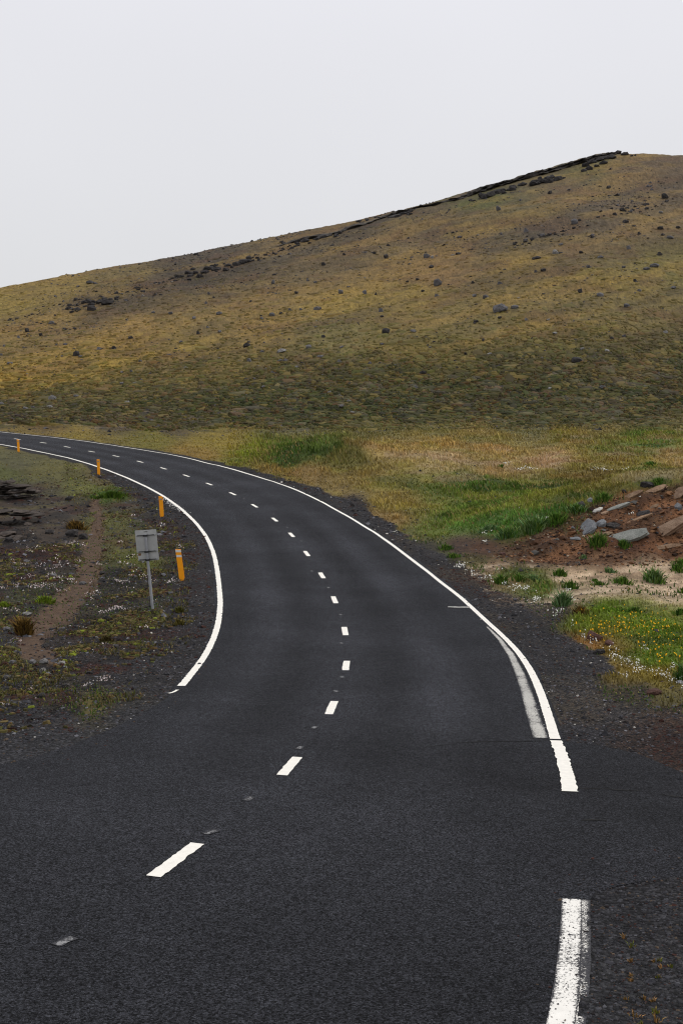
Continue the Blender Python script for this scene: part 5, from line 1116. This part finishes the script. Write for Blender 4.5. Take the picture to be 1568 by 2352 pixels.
# grass tufts that stand singly
def tuft(u, v, wpx, hpx, cols, label, n_=160, grp=None, name='grass_tuft', cat='grass tuft', lean=.85, seed=1):
    P = ghit([u], [v])[0]; r = np.random.default_rng(seed*13+5); s0 = F/P[1]
    rw, hh = wpx/s0/2, hpx/s0
    a_ = r.uniform(0, 6.28, n_); q_ = np.minimum(np.abs(r.normal(0, .38, n_)), .8)*rw*(1+.12*np.sin(a_*3+seed))
    x = P[0]+np.cos(a_)*q_; y = P[1]+np.sin(a_)*q_*.8; z = gh(x, y)
    col = np.array([alb(c) for c in cols])[r.integers(0, len(cols), n_)]*r.uniform(.6, 1.5, n_)[:, None]
    h_ = hh*r.uniform(.3, 1.3, n_)*(1-.55*np.clip(q_/rw, 0, 1)**2)
    px = P[0]; dx = np.cos(a_)*lean*q_/rw; dy = np.sin(a_)*lean*q_/rw
    wid = .0011*P[1]*r.uniform(.6, 1.1, n_)+.003; ph = r.uniform(0, 6.28, n_); ex, ey = np.cos(ph)*wid/2, np.sin(ph)*wid/2
    lx, ly = dx+r.normal(0, .2, n_), dy+r.normal(0, .2, n_)
    b0 = np.stack([x-ex, y-ey, z-.02], 1); b1 = np.stack([x+ex, y+ey, z-.02], 1); m0 = np.stack([x-ex*.8+lx*h_*.35, y-ey*.8+ly*h_*.35, z+h_*.6], 1); m1 = np.stack([x+ex*.8+lx*h_*.35, y+ey*.8+ly*h_*.35, z+h_*.6], 1); tp = np.stack([x+lx*h_*1.1, y+ly*h_*1.1, z+h_*.95], 1)
    V_ = np.stack([b0, b1, m1, m0, tp], 1).reshape(-1, 3)-np.array([P[0], P[1], P[2]]); i = np.arange(n_)[:, None]*5
    o = rawmesh(name, V_, np.concatenate([i+[0, 1, 2], i+[0, 2, 3], i+[3, 2, 4]]).reshape(-1, 3), M_leaf); o.location = (P[0], P[1], P[2])
    setcol(o, np.repeat(col, 5, axis=0)); tag(o, label, cat, grp); return o
GR = ((62, 96, 30), (84, 118, 40), (50, 76, 26), (104, 124, 52)); GB = ((100, 130, 86), (76, 108, 56), (130, 148, 98)); GO = ((112, 86, 36), (84, 68, 30), (132, 104, 50), (60, 44, 24))
TU = [(55, 1460, 50, 40, GO, 'round golden brown tussock beside the bend of the dirt path', 700),
 (176, 1215, 56, 18, GO, 'flat brown tussock above dark rocks by the upper dirt path', 500),
 (245, 1475, 44, 16, ((70, 62, 28), (50, 40, 24), (90, 80, 40)), 'dark brownish hummock left of the sign pole', 260),
 (256, 1142, 104, 13, ((70, 96, 24), (78, 100, 28), (44, 62, 18)), 'bright green cushion of grass inside the bend behind the marker posts', 900),
 (105, 1384, 56, 14, ((130, 150, 40), (104, 124, 34), (84, 96, 30)), 'bright lime moss cushion left of the dirt path', 500),
 (12, 1394, 36, 12, ((120, 140, 40), (96, 110, 34)), 'lime moss cushion at the left edge', 260),
 (410, 1436, 44, 14, ((100, 90, 40), (80, 76, 34)), 'small olive tuft right of the sign pole foot', 160),
 (416-4, 1405, 44, 12, ((96, 92, 40), (72, 72, 30)), 'olive moss hump at the foot of the sign pole', 200),
 (1500, 1336, 62, 30, GR+GB, 'largest green tuft on the sandy ground', 420),
 (1430, 1340, 60, 16, GR, 'low green tuft left of the largest one on the sandy ground', 260),
 (1570, 1366-4, 50, 14, GR, 'green tuft on the sandy ground by the right edge', 160),
 (1556, 1310, 56, 14, GR, 'green tuft at the top of the sandy ground near the right edge', 200),
 (1400, 1315, 34, 12, GB, 'pale green tuft at the top of the sandy ground', 120),
 (1285, 1322, 50, 16, GR, 'green tuft at the left end of the sandy ground', 220),
 (1150, 1340, 40, 20, GR, 'dark green tuft just above the gravel, left of the white flowers', 240),
 (1190, 1336, 34, 18, GR, 'second dark green tuft above the gravel, right of its neighbour', 200),
 (1225, 1335, 30, 16, GB, 'grey green tuft above the gravel, third in its row', 160),
 (1310, 1352, 44, 18, GR, 'green tuft in the middle left of the sandy ground', 220),
 (1290, 1392, 50, 34, GB, 'tall grey green tuft of long blades where gravel meets the sandy ground', 420),
 (1330, 1412, 44, 20, GO, 'rusty brown tuft at the corner of gravel and flowering grass', 260),
 (1560, 1410, 50, 14, GR, 'green tuft at the lower edge of the sandy ground near the right edge', 160),
 (1455, 1384+24, 50, 14, GR, 'green tuft on the line between sandy ground and flowering grass', 200),
 (1375, 1345, 56, 10, GR, 'thin line of grass across the sandy ground', 120),
 (1430, 1409, 40, 12, GR, 'short tuft beginning the flowering grass', 120),
 (1375, 1250+92, 20, 8, GR, 'tiny tuft on the sandy ground', 60),
 (1365, 1345-10, 20, 7, GR, 'small tuft in the centre of the sandy ground', 60),
 (1370, 1249, 56, 24, GR, 'green tuft growing on the brown dirt bank below the slabs', 300),
 (1432, 1256, 36, 16, GR, 'small green tuft at the lower end of the grey green slab', 160),
 (1340, 1282, 24, 8, GB, 'small grey green tuft low on the dirt bank', 80),
 (1610-44, 1296, 60, 12, GR, 'grass patch at the foot of the dirt bank by the right edge', 160),
 (1225, 1218, 90, 26, GR+GB, 'long hanging green tuft overhanging the left end of the dirt bank', 800),
 (1275, 1200, 60, 20, GR, 'dark green tuft on the rim of the dirt bank', 500),
 (1320, 1174, 70, 16, GR+GB, 'green tuft on the rim of the dirt bank below the dark rock', 420),
 (1385, 1148, 60, 16, GR, 'green tuft above the white rock on the rim of the dirt bank', 240),
 (1165, 1232, 60, 20, GR+GB, 'green tuft at the far left end of the dirt bank rim', 420),
 (1510, 1250-140, 50, 12, GR, 'green tuft behind the dark crest rock of the dirt bank', 160),
 (1630-60, 1560, 50, 40, GR+GB, 'tall green tuft at the right edge beside the gravel', 400),
 (1022, 1262, 44, 12, GR, 'low green tuft beside the white line at the start of the brown soil', 160),
 (1040, 1254+26, 40, 10, GR, 'low green clump left of the dirt bank foot', 140),
 (1150, 1086-12, 26, 8, GR, 'tiny green clump in the pale meadow', 80),
 (1497, 1240-170, 60, 10, GR, 'flat bright green clump in the far meadow at right', 160),
 (1120, 1220, 60, 14, GB, 'pale grey green grass clump left of the bank', 400)]
for i, (u, v, w_, h_, cs, lb, n_) in enumerate(TU): tuft(u, v, w_, h_, cs, lb, n_, seed=i+1)
# sparse dry tufts in the rough near shoulder
DT = [(1478, 2180, 20, 14), (1460, 2160, 16, 12), (1476, 2214, 22, 10), (1540, 2212, 24, 10), (1546, 2228, 18, 10), (1580, 2214, 16, 9), (1620-52, 2226, 18, 9), (1475, 2246, 16, 8), (1476, 2258, 22, 9), (1590, 2250, 18, 8), (1506, 2300, 20, 9), (1578, 2304, 26, 12), (1532, 2330, 28, 14), (1485, 2340, 38, 16), (1585, 2352, 30, 20), (1500, 2360, 26, 14), (1555, 2378, 30, 16), (1465, 2300, 18, 8)]
DRY = ((170, 130, 84), (140, 112, 60), (110, 84, 44)); LIM = ((110, 120, 44), (90, 98, 34), (140, 120, 60))
for i, (u, v, w_, h_) in enumerate(DT):
    u = u-52 if u > 1575 else u
    tuft(u-28, v-4, w_, h_, LIM if i % 3 == 0 else DRY, 'one of the tiny dry tufts in the rough black gravel right of the nearest line', 16, 'tiny dry tufts in the near gravel', lean=1.3, seed=i+90)
